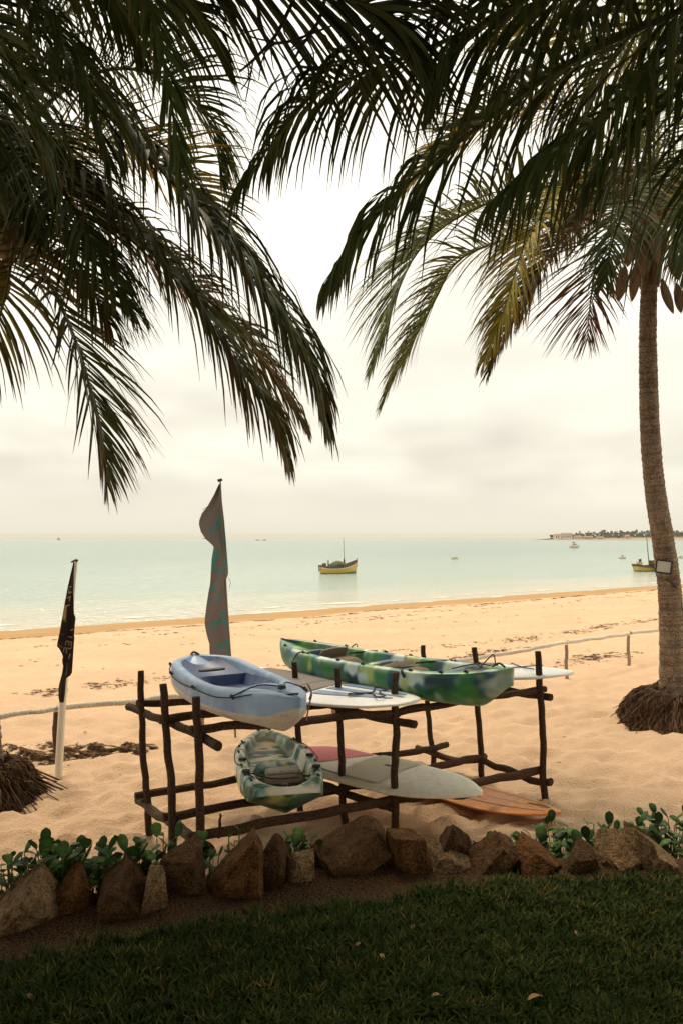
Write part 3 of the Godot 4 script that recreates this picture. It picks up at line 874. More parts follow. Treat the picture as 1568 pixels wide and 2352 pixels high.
	for e in [-0.62, 0.42]:
		cushion(o, "seat", Vector3(e, 0.20, 0), 0.36, 0.44, 0.05, M.seat)
		var b := cushion(o, "backrest", Vector3(e - 0.17, 0.235, 0), 0.24, 0.44, 0.045, M.seat, 0.95 if e < 0 else 0.25)
		b.position.y = 0.25
		for s in [-1, 1]:
			rope(o, "strap", [Vector3(e - 0.1, 0.27, 0.2 * s), Vector3(e + 0.05, 0.29, 0.31 * s), Vector3(e + 0.22, 0.31, 0.35 * s)], 0.010, M.black, 8)
	cushion(o, "footrest", Vector3(0.02, 0.15, 0), 0.16, 0.56, 0.13, M.camo)
	cushion(o, "footrest", Vector3(-1.12, 0.15, 0), 0.14, 0.46, 0.14, M.camo)
	cushion(o, "footrest", Vector3(1.02, 0.17, 0), 0.14, 0.42, 0.13, M.camo)
	disc(dk, "hatch", Vector3(1.18, 0.285, 0), 0.10, 0.09, 0.03, M.black)
	disc(dk, "hatch", Vector3(-0.12, 0.155, 0), 0.08, 0.08, 0.02, M.black)
	for s in [-1, 1]:
		for e in [-1.35, -0.9, -0.28, 0.1, 0.75, 1.1, 1.35]:
			var t: float = e / 3.45 + 0.5
			toggle(dk, Vector3(e, crv(K.h, t) + 0.012, (crv(K.w, t) - 0.04) * s), 0.8)
		rope(o, "bungee", [Vector3(1.12, 0.345, 0.17 * s), Vector3(1.28, 0.385, 0.0), Vector3(1.42, 0.375, -0.07 * s)], 0.006, M.rope, 10)
		rope(o, "hanging_line", [Vector3(-0.75, 0.32, 0.37 * s), Vector3(-0.85, 0.335, 0.43 * s), Vector3(-0.98, 0.22, 0.42 * s), Vector3(-1.0, 0.06, 0.405 * s)], 0.007, M.rope, 14)
		rope(o, "paddle_clip", [Vector3(0.66, 0.31, 0.385 * s), Vector3(0.69, 0.29, 0.41 * s), Vector3(0.72, 0.25, 0.412 * s)], 0.014, M.black, 6)
	rope(o, "bow_handle", [Vector3(1.50, 0.385, 0.03), Vector3(1.56, 0.42, 0.0), Vector3(1.63, 0.39, 0.0)], 0.010, M.black, 8)
	rope(o, "bungee", [Vector3(1.40, 0.37, 0.10), Vector3(1.45, 0.47, -0.02), Vector3(1.46, 0.475, -0.06), Vector3(1.47, 0.38, -0.07)], 0.006, M.rope, 10)

	# 3: pale green and white single on the lower level, its blunt stern to the lawn
	K = {len = 2.5, seam = 0.45,
		w = [0.02, 0.15, 0.24, 0.295, 0.325, 0.335, 0.34, 0.34, 0.33, 0.29, 0.24],
		h = [0.31, 0.30, 0.29, 0.285, 0.28, 0.28, 0.275, 0.27, 0.26, 0.25, 0.245],
		k = [0.14, 0.04, 0.01, 0.0, 0.0, 0.0, 0.0, -0.01, -0.02, -0.04, 0.14],
		wi = [0.004, 0.06, 0.15, 0.21, 0.235, 0.245, 0.25, 0.24, 0.22, 0.18, 0.05],
		f = [0.32, 0.27, 0.19, 0.15, 0.14, 0.13, 0.13, 0.13, 0.14, 0.16, 0.225],
		e = [1.3, 1.8, 2.4, 2.6, 2.6, 2.4, 2.0, 1.6, 1.2, 1.0, 1.0]}
	o = thing("lower_kayak", "white and green camouflage kayak on the lower rails, end on", "kayak")
	put(o, "hull", kayak_shape(K, false), M.camo_under)
	dk = put(o, "deck", kayak_shape(K, true), M.camo_pale)
	aim(o, K.len, W(-0.74, 10.95, 0.335), W(-0.385, 8.55, 0.345), 1.26, 1.1)
	cushion(o, "seat", Vector3(0.62, 0.155, 0), 0.34, 0.36, 0.045, M.seat)
	cushion(o, "backrest", Vector3(0.80, 0.19, 0), 0.10, 0.40, 0.06, M.seat)
	cushion(o, "footrest", Vector3(0.20, 0.145, 0), 0.10, 0.42, 0.12, M.camo_pale)
	mb = MB.new()
	mb.tube([Vector3(0.36, 0.20, -0.16), Vector3(0.46, 0.20, 0.10)], [0.045, 0.045], 12)
	put(o, "dry_bottle", mb.mesh(), M.hullwhite)
	mb = MB.new()
	mb.tube([Vector3(-0.12, 0.275, -0.02), Vector3(-0.10, 0.285, 0.21)], [0.014, 0.014], 8)
	put(o, "paddle_rest", mb.mesh(), plain(0.35, 0.4, 0.5, 0.4))
	for s in [-1, 1]:
		disc(dk, "rod_holder", Vector3(0.20, 0.285, 0.285 * s), 0.045, 0.035, 0.02, M.black, 14)
		disc(dk, "rod_holder", Vector3(0.66, 0.275, 0.285 * s), 0.05, 0.035, 0.02, M.black, 14)
		for e in [-0.62, -0.4, -0.15, 0.42, 0.95]:
			var t: float = e / 2.5 + 0.5
			toggle(dk, Vector3(e, crv(K.h, t) + 0.012, (crv(K.w, t) - 0.035) * s), 0.7)
		rope(o, "side_line", [Vector3(-0.62, 0.30, 0.21 * s), Vector3(-0.3, 0.29, 0.31 * s), Vector3(0.2, 0.275, 0.345 * s), Vector3(0.42, 0.285, 0.32 * s)], 0.005, M.rope)
		rope(o, "strap", [Vector3(0.80, 0.235, 0.16 * s), Vector3(0.86, 0.25, 0.22 * s), Vector3(0.72, 0.29, 0.30 * s)], 0.009, M.black, 8)
	rope(o, "tether", [Vector3(0.86, 0.24, -0.12), Vector3(0.9, 0.25, 0.08), Vector3(0.74, 0.30, 0.31)], 0.006, M.rope, 12)
	cushion(o, "rudder_mount", Vector3(1.14, 0.19, 0.02), 0.10, 0.07, 0.07, M.black)
	rope(o, "bow_handle", [Vector3(-1.10, 0.31, -0.06), Vector3(-1.18, 0.36, 0.0), Vector3(-1.10, 0.31, 0.06)], 0.012, M.black, 8)

# ---------------------------------------------------------------- boards
func board_y(B: Dictionary, t: float, q: float) -> float:
	return crv(B.rock, t) + B.th * (0.72 + 0.28 * (1.0 - q * q)) * crv(B.thick, t)

func board_mesh(B: Dictionary) -> ArrayMesh:
	var mb := MB.new()
	var n := 48
	var pr := 20
	for k in n + 1:
		var t := 0.5 - 0.5 * cos(PI * k / n)
		var w := crv(B.w, t) * pow(clampf((1.0 - t) / 0.02, 0.0, 1.0), 0.5) * pow(clampf(t / 0.03, 0.0, 1.0), 0.5)
		var tk: float = B.th * crv(B.thick, t)
		for j in pr:
			var g := TAU * j / pr
			var cx := signf(cos(g)) * pow(absf(cos(g)), 0.55)
			var sy := signf(sin(g)) * pow(absf(sin(g)), 0.8)
			var y := crv(B.rock, t) + tk * 0.36 + sy * tk * 0.36
			if sy > 0: y = crv(B.rock, t) + lerpf(tk * 0.36, tk * (0.72 + 0.28 * (1.0 - cx * cx)), sy)
			mb.vert(Vector3((t - 0.5) * B.len, y, cx * w))
	for k in n:
		for j in pr:
			var j2 := (j + 1) % pr
			mb.quad(k * pr + j, k * pr + j2, (k + 1) * pr + j2, (k + 1) * pr + j)
	return mb.mesh()

# a sheet laid on the deck between t0..t1, its sides at fractions of the board's half width
func deck_patch(B: Dictionary, t0: float, t1: float, q0: Array, q1: Array, lift: float) -> ArrayMesh:
	var mb := MB.new()
	var n := 30
	for k in n + 1:
		var e := float(k) / n
		var t := lerpf(t0, t1, e)
		for j in 11:
			var q := lerpf(crv(q0, e), crv(q1, e), j / 10.0)
			mb.vert(Vector3((t - 0.5) * B.len, board_y(B, t, q) + lift, q * crv(B.w, t) * 0.985))
	for k in n:
		for j in 10:
			var a := k * 11 + j
			mb.quad(a, a + 1, a + 12, a + 11)
	return mb.mesh()

func fin(o: Node3D, x: float, z: float, h: float) -> void:
	var mb := MB.new()
	for s in [-1, 1]:
		var f := mb.v.size()
		for p in [[0, 0.01], [-0.14, 0.01], [-0.17, -h * 0.5], [-0.20, -h], [-0.17, -h], [-0.08, -h * 0.6]]:
			mb.vert(Vector3(x + p[0], p[1], z + 0.004 * s))
		for k in range(1, 5): mb.tri(f, f + k, f + k + 1)
	put(o, "fin", mb.mesh(), M.black)

func build_boards() -> void:
	var bd: Node3D
	var W1 := [0.22, 0.34, 0.39, 0.42, 0.43, 0.435, 0.43, 0.415, 0.375, 0.29, 0.12]
	var B := {len = 3.0, th = 0.115, w = W1, rock = [0.05, 0.02, 0.0, 0.0, 0.0, 0.0, 0.0, 0.01, 0.03, 0.055, 0.10], thick = [0.6, 0.85, 1, 1, 1, 1, 1, 1, 0.9, 0.75, 0.35]}
	# white with blue stripes, beside the blue kayak
	var o := thing("striped_paddleboard", "white paddleboard with blue stripes and a grey pad, beside the blue kayak", "paddleboard")
	bd = put(o, "board", board_mesh(B), M.board)
	put(bd, "deck_pad", deck_patch(B, 0.18, 0.535, [-0.72, -0.74, -0.74, -0.72], [0.82, 0.84, 0.84, 0.82], 0.006), M.pad)
	put(bd, "deck_pad", deck_patch(B, 0.54, 0.625, [-0.70, -0.62], [0.80, 0.74], 0.006), M.pad)
	put(bd, "stripe", deck_patch(B, 0.64, 0.93, [0.62, 0.52, 0.35], [0.36, 0.30, 0.2], 0.003), M.stripe)
	put(bd, "stripe", deck_patch(B, 0.64, 0.955, [0.20, 0.16, 0.02], [-0.02, -0.04, -0.10], 0.003), M.stripe)
	put(bd, "stripe", deck_patch(B, 0.64, 0.93, [-0.24, -0.26, -0.34], [-0.50, -0.50, -0.52], 0.003), M.stripe)
	var z := 0.125
	rope(o, "bungee_cord", [Vector3(0.80, z + 0.012, -0.18), Vector3(0.98, z + 0.02, 0.02), Vector3(0.85, z + 0.018, 0.16), Vector3(0.92, z + 0.018, 0.19), Vector3(1.00, z + 0.022, 0.05), Vector3(1.20, z + 0.035, 0.16), Vector3(1.25, z + 0.04, 0.12)], 0.007, M.rope, 40)
	rope(o, "bungee_cord", [Vector3(0.80, z + 0.012, -0.18), Vector3(1.0, z + 0.02, -0.15), Vector3(1.04, z + 0.026, -0.02), Vector3(1.24, z + 0.04, 0.10)], 0.007, M.rope, 30)
	fin(o, -1.2, 0.0, 0.05)
	aim(o, B.len, W(-1.20, 11.40, 1.055), W(0.56, 8.93, 1.04), 1.36)
	# plain white one at the right end
	o = thing("white_paddleboard", "white paddleboard with a grey pad overhanging the right end of the rack", "paddleboard")
	bd = put(o, "board", board_mesh(B), M.board)
	put(bd, "deck_pad", deck_patch(B, 0.25, 0.68, [-0.70, -0.72, -0.70], [0.70, 0.72, 0.70], 0.006), M.pad)
	for s in [-1, 1]:
		rope(o, "bungee_cord", [Vector3(0.72, z + 0.01, 0.24 * s), Vector3(0.93, z + 0.02, 0.0), Vector3(1.12, z + 0.03, -0.14 * s)], 0.007, M.rope, 12)
	fin(o, -1.2, 0.0, 0.05)
	aim(o, B.len, W(-0.05, 12.55, 1.045), W(2.09, 10.46, 1.085), 1.15)
	# old white board with the red nose, lower level; local +X is its pointed tail
	B = {len = 2.44, th = 0.125, w = [0.14, 0.31, 0.40, 0.44, 0.455, 0.46, 0.455, 0.44, 0.385, 0.26, 0.08], rock = [0.06, 0.03, 0.01, 0.0, 0.0, 0.0, 0.0, 0.0, 0.01, 0.025, 0.05], thick = [0.5, 0.85, 1, 1, 1, 1, 1, 1, 0.95, 0.8, 0.4]}
	o = thing("red_nosed_board", "worn white board with a red rounded nose on the lower rails", "paddleboard")
	bd = put(o, "board", board_mesh(B), M.oldboard)
	put(bd, "red_panel", deck_patch(B, 0.03, 0.37, [-0.35, -0.78, -0.82, -0.80, -0.76], [0.40, 0.76, 0.74, 0.30, -0.70], 0.003), M.red)
	put(bd, "deck_pad", deck_patch(B, 0.40, 0.62, [-0.84, -0.86, -0.86], [0.84, 0.86, 0.86], 0.006), M.padpale)
	put(bd, "traction_strip", deck_patch(B, 0.18, 0.42, [0.86, 0.90, 0.93], [0.72, 0.82, 0.86], 0.008), M.black)
	cushion(o, "carry_slot", Vector3(0.10, 0.128, -0.05), 0.16, 0.045, 0.008, M.black)
	fin(o, 1.1, 0.0, 0.05)
	aim(o, B.len, W(-0.44, 10.95, 0.325), W(1.09, 9.05, 0.345), 1.12)
	# orange wooden surfboard on the sand below
	B = {len = 2.3, th = 0.075, w = [0.13, 0.26, 0.33, 0.36, 0.37, 0.37, 0.36, 0.33, 0.275, 0.18, 0.05], rock = [0.02, 0.0, 0.0, 0.0, 0.0, 0.0, 0.005, 0.015, 0.035, 0.06, 0.10], thick = [0.5, 0.9, 1, 1, 1, 1, 1, 1, 0.9, 0.75, 0.4]}
	o = thing("orange_surfboard", "orange wooden surfboard lying on the sand beneath the rack", "surfboard")
	bd = put(o, "board", board_mesh(B), M.orange)
	put(bd, "stringer", deck_patch(B, 0.03, 0.97, [-0.035, -0.035], [0.035, 0.035], 0.002), plain(0.62, 0.42, 0.2, 0.5))
	for s in [-1, 1]:
		put(bd, "pinline", deck_patch(B, 0.06, 0.93, [0.55 * s, 0.58 * s, 0.5 * s], [0.58 * s, 0.61 * s, 0.56 * s], 0.002), plain(0.24, 0.12, 0.045, 0.5))
	put(bd, "worn_patch", deck_patch(B, 0.80, 0.93, [-0.10, -0.16, -0.12], [-0.22, -0.36, -0.3], 0.0025), plain(0.10, 0.06, 0.03, 0.7))
	disc(bd, "leash_plug", Vector3(0.12, 0.076, 0.10), 0.018, 0.018, 0.006, M.black, 10)
	aim(o, B.len, W(0.62, 11.35, 0.055), W(1.80, 9.52, 0.05))

# ---------------------------------------------------------------- palms
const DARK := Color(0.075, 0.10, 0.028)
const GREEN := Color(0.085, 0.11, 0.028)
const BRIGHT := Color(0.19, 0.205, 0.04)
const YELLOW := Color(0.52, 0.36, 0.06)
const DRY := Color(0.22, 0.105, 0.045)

# one frond: ctrl = points along its midrib; L = longest leaflet; sag = how soon leaflets hang
func frond_mesh(ctrl: Array, L: float, sag: float, col: Color, col2: Color, dryness: float, thin := 1.0, gap := 0.03, lift := 0.35, bare := 0.12) -> ArrayMesh:
	var mb := MB.new()
	var n := 30
	var pts := spline(ctrl, n)
	var length := 0.0
	for k in n - 1: length += pts[k].distance_to(pts[k + 1])
	var rad := []
	for k in n: rad.append(lerpf(0.030, 0.004, pow(k / (n - 1.0), 0.7)) * (1.7 if k == 0 else 1.0))
	mb.tube(pts, rad, 6, Color(0.13, 0.12, 0.04).lerp(col2, 0.3), Color(0.10, 0.10, 0.03).lerp(col2, 0.4))
	var chord: Vector3 = pts[-1] - pts[0]
	var S := chord.cross(Vector3.UP)
	if S.length() < 0.2 * chord.length():
		S = S + Vector3(0.5, 0, 0.5) * chord.length() * 0.4
	S = S.normalized()
	var count := int(length * (1.0 - bare) / (gap * 0.82))
	for side in [-1.0, 1.0]:
		for q in count:
			if rng.randf() < 0.04: continue
			var t := bare + (1.0 - bare) * (q + rng.randf() * 0.8) / count
			var f := minf(t, 0.999) * (n - 1)
			var k := int(f)
			var pos: Vector3 = pts[k].lerp(pts[k + 1], f - k)
			var T: Vector3 = (pts[k + 1] - pts[k]).normalized()
			var s2 := (S - T * S.dot(T)).normalized()
			var N := s2.cross(T)
			if N.y < 0: N = -N
			var A := deg_to_rad(lerpf(72.0, 20.0, pow(t, 1.4)) + rr(-7, 7))
			var lf := lift + rr(-0.2, 0.2)
			var dir: Vector3 = (T * cos(A) + s2 * side * sin(A) * cos(lf) + N * sin(A) * sin(lf)).normalized()
			var pr := lerpf(0.55, 1.0, smoothstep(bare, bare + 0.2, t)) * lerpf(1.0, 0.28, smoothstep(0.5, 1.0, t))
			var len := L * pr * rr(0.78, 1.12)
			var wid := 0.0132 * thin * (0.6 + 0.4 * pr)
			var tw := rr(-0.7, 0.7)
			var base_c := col.lerp(col2, rng.randf() * 0.8)
			var v := rr(0.7, 1.3)
			base_c = Color(base_c.r * v, base_c.g * v, base_c.b * v)
			var tipc := base_c.lerp(DRY, clampf(dryness + rr(-0.3, 0.45), 0, 1))
			var segs := 5
			var p := pos
			var prev := -1
			var g := sag * rr(0.75, 1.3)
			var kink := rng.randi() % 4 + 1 if rng.randf() < 0.12 else 99
			for e in segs + 1:
				var wv: Vector3 = (T - dir * T.dot(dir)).normalized().rotated(dir, tw)
				var ww: float = wid * [0.55, 1.0, 0.95, 0.78, 0.5, 0.06][e]
				var cc := base_c.lerp(tipc, smoothstep(0.35, 1.0, e / 5.0))
				var a := mb.vert(p - wv * ww, cc)
				mb.vert(p + wv * ww, cc)
				if prev >= 0: mb.quad(prev, prev + 1, a + 1, a)
				prev = a
				p += dir * len / segs
				dir = (dir + Vector3.DOWN * g * (0.28 + 0.12 * e) * (3.0 if e == kink else 1.0) + Vector3(rr(-0.03, 0.03), 0, rr(-0.03, 0.03))).normalized()
	return mb.mesh()

func crown_frond(c: Vector3, az: float, elev: float, length: float, drop: float) -> Array:
	var h := Vector3(cos(az), 0, sin(az))
	var out := []
	var p := c
	var a := elev
	for k in 6:
		out.append(p)
		p += (h * cos(a) + Vector3.UP * sin(a)) * length / 5.0
		a -= drop * (0.6 + 0.25 * k)
	return out

func trunk_mesh(pts: Array, r0: float, r1: float, flare: float, seed_: float) -> ArrayMesh:
	var n := 420
	var sides := 22
	var sp := spline(pts, n)
	var mb := MB.new()
	var along := 0.0
	for k in n:
		if k > 0: along += sp[k].distance_to(sp[k - 1])
		var q := k / (n - 1.0)
		var phase := along / 0.085 + nz.get_noise_1d(along * 9 + seed_) * 1.2
		var saw := phase - floorf(phase)
		var t: Vector3 = (sp[mini(k + 1, n - 1)] - sp[maxi(k - 1, 0)]).normalized()
		var a := t.cross(Vector3(0, 0, 1)).normalized()
		var b := t.cross(a)
		for s in sides:
			var g := TAU * s / sides
			var r := lerpf(r0, r1, pow(q, 0.6)) + flare * exp(-along / 0.35)
			r *= 1.0 - 0.075 * saw + 0.05 * nz.get_noise_3d(cos(g) * 3 + seed_, sin(g) * 3, along * 4)
			var v := 1.0 + 0.5 * nz.get_noise_3d(cos(g) * 4, sin(g) * 4 + seed_, along * 12) - 0.3 * float(saw > 0.75)
			mb.vert(sp[k] + (a * cos(g) + b * sin(g)) * r, Color(0.46 * v, 0.36 * v, 0.27 * v))
	for k in n - 1:
		for s in sides:
			var s2 := (s + 1) % sides
			mb.quad(k * sides + s, k * sides + s2, (k + 1) * sides + s2, (k + 1) * sides + s)
	return mb.mesh()

func root_mesh(r: float, h: float, count: int) -> ArrayMesh:
	var mb := MB.new()
	# a lumpy dome of packed roots, then loose ends straggling down over it
	var surf := func(g: float, t: float) -> Vector3:
		var k := 1.0 + 0.22 * nz.get_noise_2d(cos(g) * 2.5 + r * 9.0, sin(g) * 2.5 + t * 1.5) + 0.10 * nz.get_noise_2d(cos(g) * 9.0, sin(g) * 9.0 + t * 6.0)
		return Vector3(cos(g) * r * lerpf(0.38, 1.0, pow(t, 0.85)) * k, h * (1.0 - t) * (1.0 + 0.35 * sin(PI * t)) - 0.05 * t, sin(g) * r * lerpf(0.38, 1.0, pow(t, 0.85)) * k)
	for j in 11:
		for s in 56:
			var g := TAU * s / 56
			var v := 1.0 + 0.8 * nz.get_noise_2d(g * 9.0, j * 1.1)
			mb.vert(surf.call(g, j / 10.0), Color(0.085 * v, 0.05 * v, 0.03 * v))
	for k in 10:
		for s in 56:
			mb.quad(k * 56 + s, k * 56 + (s + 1) % 56, (k + 1) * 56 + (s + 1) % 56, (k + 1) * 56 + s)
	for k in count:
		var g := rr(0, TAU)
		var t0 := rr(0.0, 0.9)
		var t1 := minf(t0 + rr(0.12, 0.4), 1.06)
		var g1 := g + rng.randfn(0, 0.12)
		var a: Vector3 = surf.call(g, t0)
		var c: Vector3 = surf.call(g1, t1) * Vector3(1.03, 1.0, 1.03)
		var b: Vector3 = surf.call((g + g1) * 0.5 + rng.randfn(0, 0.05), (t0 + t1) * 0.5)
		var out := Vector3(cos(g), 0.5, sin(g))
		b += out * rr(0.005, 0.05)
		c += out * maxf(-0.01, rng.randfn(0.0, 0.025))
		c.y = maxf(c.y, -0.03)
		var v := rr(0.4, 1.7)
		var r0 := rr(0.004, 0.009)
		mb.tube(spline([a, b, c], 6), [r0, r0, r0 * 0.9, r0 * 0.8, r0 * 0.6, r0 * 0.3], 4, Color(0.115 * v, 0.07 * v, 0.042 * v))
	return mb.mesh()

func spathe_mesh(L: float, w: float, curl: float) -> ArrayMesh:
	var mb := MB.new()
	var n := 12
	for k in n + 1:
		var t := float(k) / n
		var ww := w * pow(sin(PI * clampf(t * 0.96 + 0.03, 0, 1)), 0.75)
		for j in 7:
			var g := PI * (j / 6.0) - PI / 2
			var v := 1.0 + 0.2 * sin(j * 2.3 + k)
			mb.vert(Vector3(sin(g) * ww, -L * t, cos(g) * ww * 0.7 + curl * t * t), Color(0.21 * v, 0.135 * v, 0.08 * v))
	for k in n:
		for j in 6:
			var a := k * 7 + j
			mb.quad(a, a + 1, a + 8, a + 7)
	return mb.mesh()

func fd(o: Node3D, plan: Array, L: float, sag: float, col: Color, col2: Color, dryness: float, thin := 1.0, gap := 0.03, lift := 0.35, bare := 0.1) -> MeshInstance3D:
	var c := []
	for p in plan: c.append(P(p[0], p[1], p[2]) - o.position)
	return put(o, "frond", frond_mesh(c, L * 1.38, sag * 0.85, col, col2, dryness, thin, gap, lift, bare), M.frond)

func build_palms() -> void:
	# ------- right palm, on the beach
	var foot := P(1548, 1640, 15.2)
	foot.y = ground(foot.x, 15.2)
	var o := thing("coconut_palm", "coconut palm with a bare ringed trunk and root mound on the right", "palm tree", foot)
	var tp := []
	for p in [[1556, 1655, 15.2], [1546, 1540, 15.2], [1541, 1430, 15.2], [1535, 1340, 15.15], [1521, 1240, 15.1], [1504, 1130, 15.05], [1493, 1010, 15.0], [1488, 880, 15.0], [1487, 760, 15.0], [1489, 660, 15.0], [1492, 560, 15.0]]:
		tp.append(P(p[0], p[1], p[2]) - foot)
	tp[0].y = -0.1
	put(o, "trunk", trunk_mesh(tp, 0.20, 0.10, 0.10, 3.0), M.trunk)
	var rt := put(o, "root_mound", root_mesh(0.78, 0.44, 3600), M.root)
	rt.position = Vector3(0.05, -0.02, 0)
	# aerial fan of old roots to the left
	var mb := MB.new()
	for k in 24:
		var g := PI + rr(-0.75, 0.75)
		var dd := Vector3(cos(g), 0, sin(g))
		var out := rr(0.6, 0.98)
		var v := rr(0.5, 1.5)
		mb.tube(spline([dd * 0.24 + Vector3(0, rr(0.35, 0.55), 0), dd * out * 0.6 + Vector3(0, rr(0.16, 0.28), 0), dd * out + Vector3(0, -0.03, 0)], 5), [0.008, 0.008, 0.007, 0.006, 0.004], 4, Color(0.10 * v, 0.06 * v, 0.035 * v))
	var fan := put(o, "root_fan", mb.mesh(), M.root)
	fan.position = rt.position
	# fronds: plan points along each midrib, with distance
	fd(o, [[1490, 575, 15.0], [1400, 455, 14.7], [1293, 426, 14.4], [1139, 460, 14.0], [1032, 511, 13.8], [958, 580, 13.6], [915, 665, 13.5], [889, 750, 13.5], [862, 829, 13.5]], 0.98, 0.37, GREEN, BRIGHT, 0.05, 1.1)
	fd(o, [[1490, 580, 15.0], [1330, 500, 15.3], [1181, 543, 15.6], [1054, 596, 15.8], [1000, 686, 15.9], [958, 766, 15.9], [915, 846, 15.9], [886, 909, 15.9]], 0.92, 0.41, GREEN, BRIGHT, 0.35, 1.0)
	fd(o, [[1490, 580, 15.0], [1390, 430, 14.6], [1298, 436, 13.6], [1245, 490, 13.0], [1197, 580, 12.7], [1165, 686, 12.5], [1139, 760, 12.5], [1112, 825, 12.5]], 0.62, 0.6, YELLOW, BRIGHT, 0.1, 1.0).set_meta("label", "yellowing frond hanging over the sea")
	fd(o, [[1500, 560, 14.8], [1436, 389, 14.3], [1346, 490, 13.5], [1266, 580, 13.2], [1202, 681, 13.0], [1160, 760, 12.9], [1123, 850, 12.9]], 0.58, 0.5, DARK, DRY, 0.5, 1.0)
	fd(o, [[1480, 580, 14.9], [1430, 500, 14.2], [1380, 560, 13.8], [1362, 640, 13.7], [1352, 720, 13.7], [1348, 780, 13.7]], 0.80, 0.24, DRY, Color(0.22, 0.08, 0.05), 0.7, 0.8, 0.04)
	fd(o, [[1490, 570, 15.0], [1440, 490, 15.4], [1350, 470, 15.7], [1270, 560, 15.9], [1225, 660, 16.0], [1200, 720, 16.0]], 0.92, 0.48, GREEN, DRY, 0.3)
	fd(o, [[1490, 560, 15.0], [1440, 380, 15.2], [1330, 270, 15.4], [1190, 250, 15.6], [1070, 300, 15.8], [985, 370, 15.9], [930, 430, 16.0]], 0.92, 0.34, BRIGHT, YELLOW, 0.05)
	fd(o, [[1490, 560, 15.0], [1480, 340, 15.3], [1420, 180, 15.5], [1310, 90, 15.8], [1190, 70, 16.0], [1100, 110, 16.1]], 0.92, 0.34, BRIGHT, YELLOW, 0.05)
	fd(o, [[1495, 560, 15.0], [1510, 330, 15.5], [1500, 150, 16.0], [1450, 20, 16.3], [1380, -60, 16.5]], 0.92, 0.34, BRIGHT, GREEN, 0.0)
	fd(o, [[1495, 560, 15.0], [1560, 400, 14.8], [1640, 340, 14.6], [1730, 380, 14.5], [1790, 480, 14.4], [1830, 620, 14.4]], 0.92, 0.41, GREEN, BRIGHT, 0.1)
	fd(o, [[1495, 570, 15.0], [1560, 480, 14.2], [1620, 470, 13.6], [1690, 560, 13.2], [1730, 690, 13.0], [1750, 800, 13.0]], 0.92, 0.48, GREEN, YELLOW, 0.2)
	fd(o, [[1490, 575, 14.9], [1470, 470, 14.2], [1445, 430, 13.4], [1420, 470, 12.6], [1400, 560, 12.2], [1390, 640, 12.1]], 0.80, 0.54, DARK, GREEN, 0.3)
	fd(o, [[1490, 575, 14.9], [1520, 470, 14.2], [1545, 430, 13.4], [1560, 480, 12.6], [1572, 560, 12.3], [1580, 640, 12.2]], 0.80, 0.54, DARK, GREEN, 0.3)
	fd(o, [[1490, 575, 15.1], [1500, 450, 16.0], [1530, 430, 17.0], [1560, 500, 17.8], [1580, 590, 18.2]], 0.92, 0.48, GREEN, YELLOW, 0.2)
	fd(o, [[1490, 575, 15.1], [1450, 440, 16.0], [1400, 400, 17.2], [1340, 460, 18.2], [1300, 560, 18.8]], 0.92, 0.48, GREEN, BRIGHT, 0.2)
	for e in [[1434, 610, 14.75, 0.46, 0.075, 0.06], [1462, 600, 14.85, 0.5, 0.07, -0.05], [1392, 600, 14.7, 0.42, 0.06, 0.05], [1478, 560, 14.8, 0.42, 0.10, 0.0], [1520, 640, 14.85, 0.5, 0.075, 0.1], [1552, 650, 14.8, 0.45, 0.06, 0.2], [1540, 570, 14.75, 0.45, 0.08, 0.05], [1505, 530, 14.7, 0.4, 0.09, 0.0], [1450, 540, 14.75, 0.4, 0.08, 0.0]]:
		var s := put(o, "flower_sheath", spathe_mesh(e[3], e[4], e[5]), M.dry)
		s.position = P(e[0], e[1], e[2]) - foot
		s.rotation = Vector3(rr(-0.1, 0.1), rr(-0.8, 0.8), (e[0] - 1490) * 0.0028)
	mb = MB.new()
	for k in 60:
		var g := rr(0, TAU)
		var c := P(1490, 600, 15.0) - foot
		mb.tube([c + Vector3(cos(g) * 0.1, rr(-0.35, 0.1), sin(g) * 0.1), c + Vector3(cos(g) * 0.2, rr(0.2, 0.5), sin(g) * 0.2)], [0.035, 0.02], 5, Color(0.12, 0.075, 0.042))
	put(o, "leaf_bases", mb.mesh(), M.dry)

	# ------- left palm, its trunk just outside the frame
	foot = P(-34, 1800, 11.0)
	foot.y = ground(foot.x, 11.0)
	o = thing("coconut_palm", "coconut palm at the left edge, its long fronds hanging over the flags", "palm tree", foot)
	tp = []
	for p in [[-38, 1810, 11.0], [-42, 1700, 11.0], [-62, 1400, 10.9], [-70, 1000, 10.7], [-56, 700, 10.5], [-20, 520, 10.4], [-5, 420, 10.3]]:
		tp.append(P(p[0], p[1], p[2]) - foot)
	tp[0].y = -0.1
	put(o, "trunk", trunk_mesh(tp, 0.19, 0.14, 0.05, 9.0), M.trunk)
	rt = put(o, "root_mound", root_mesh(0.52, 0.33, 1600), M.root)
	mb = MB.new()
	for k in 40:
		var g := rr(-0.9, 0.75)
		var dd := Vector3(cos(g), 0, sin(g))
		var out := rr(0.5, 0.80) * (1.0 if k > 3 else 1.2)
		var v := rr(0.4, 1.4)
		mb.tube(spline([dd * 0.2 + Vector3(0, rr(0.22, 0.4), 0), dd * out * 0.6 + Vector3(0, rr(0.12, 0.2), 0), dd * out + Vector3(0, -0.02, 0)], 5), [0.008, 0.008, 0.007, 0.006, 0.004], 4, Color(0.08 * v, 0.05 * v, 0.03 * v))
	put(o, "root_fan", mb.mesh(), M.root)
	fd(o, [[10, 420, 10.3], [60, 200, 9.9], [150, 180, 9.6], [350, 370, 9.3], [500, 540, 9.1], [620, 700, 9.0], [700, 830, 9.0], [742, 950, 9.0]], 0.98, 1.1, DARK, Color(0.095, 0.10, 0.05), 0.3, 1.2, 0.03)
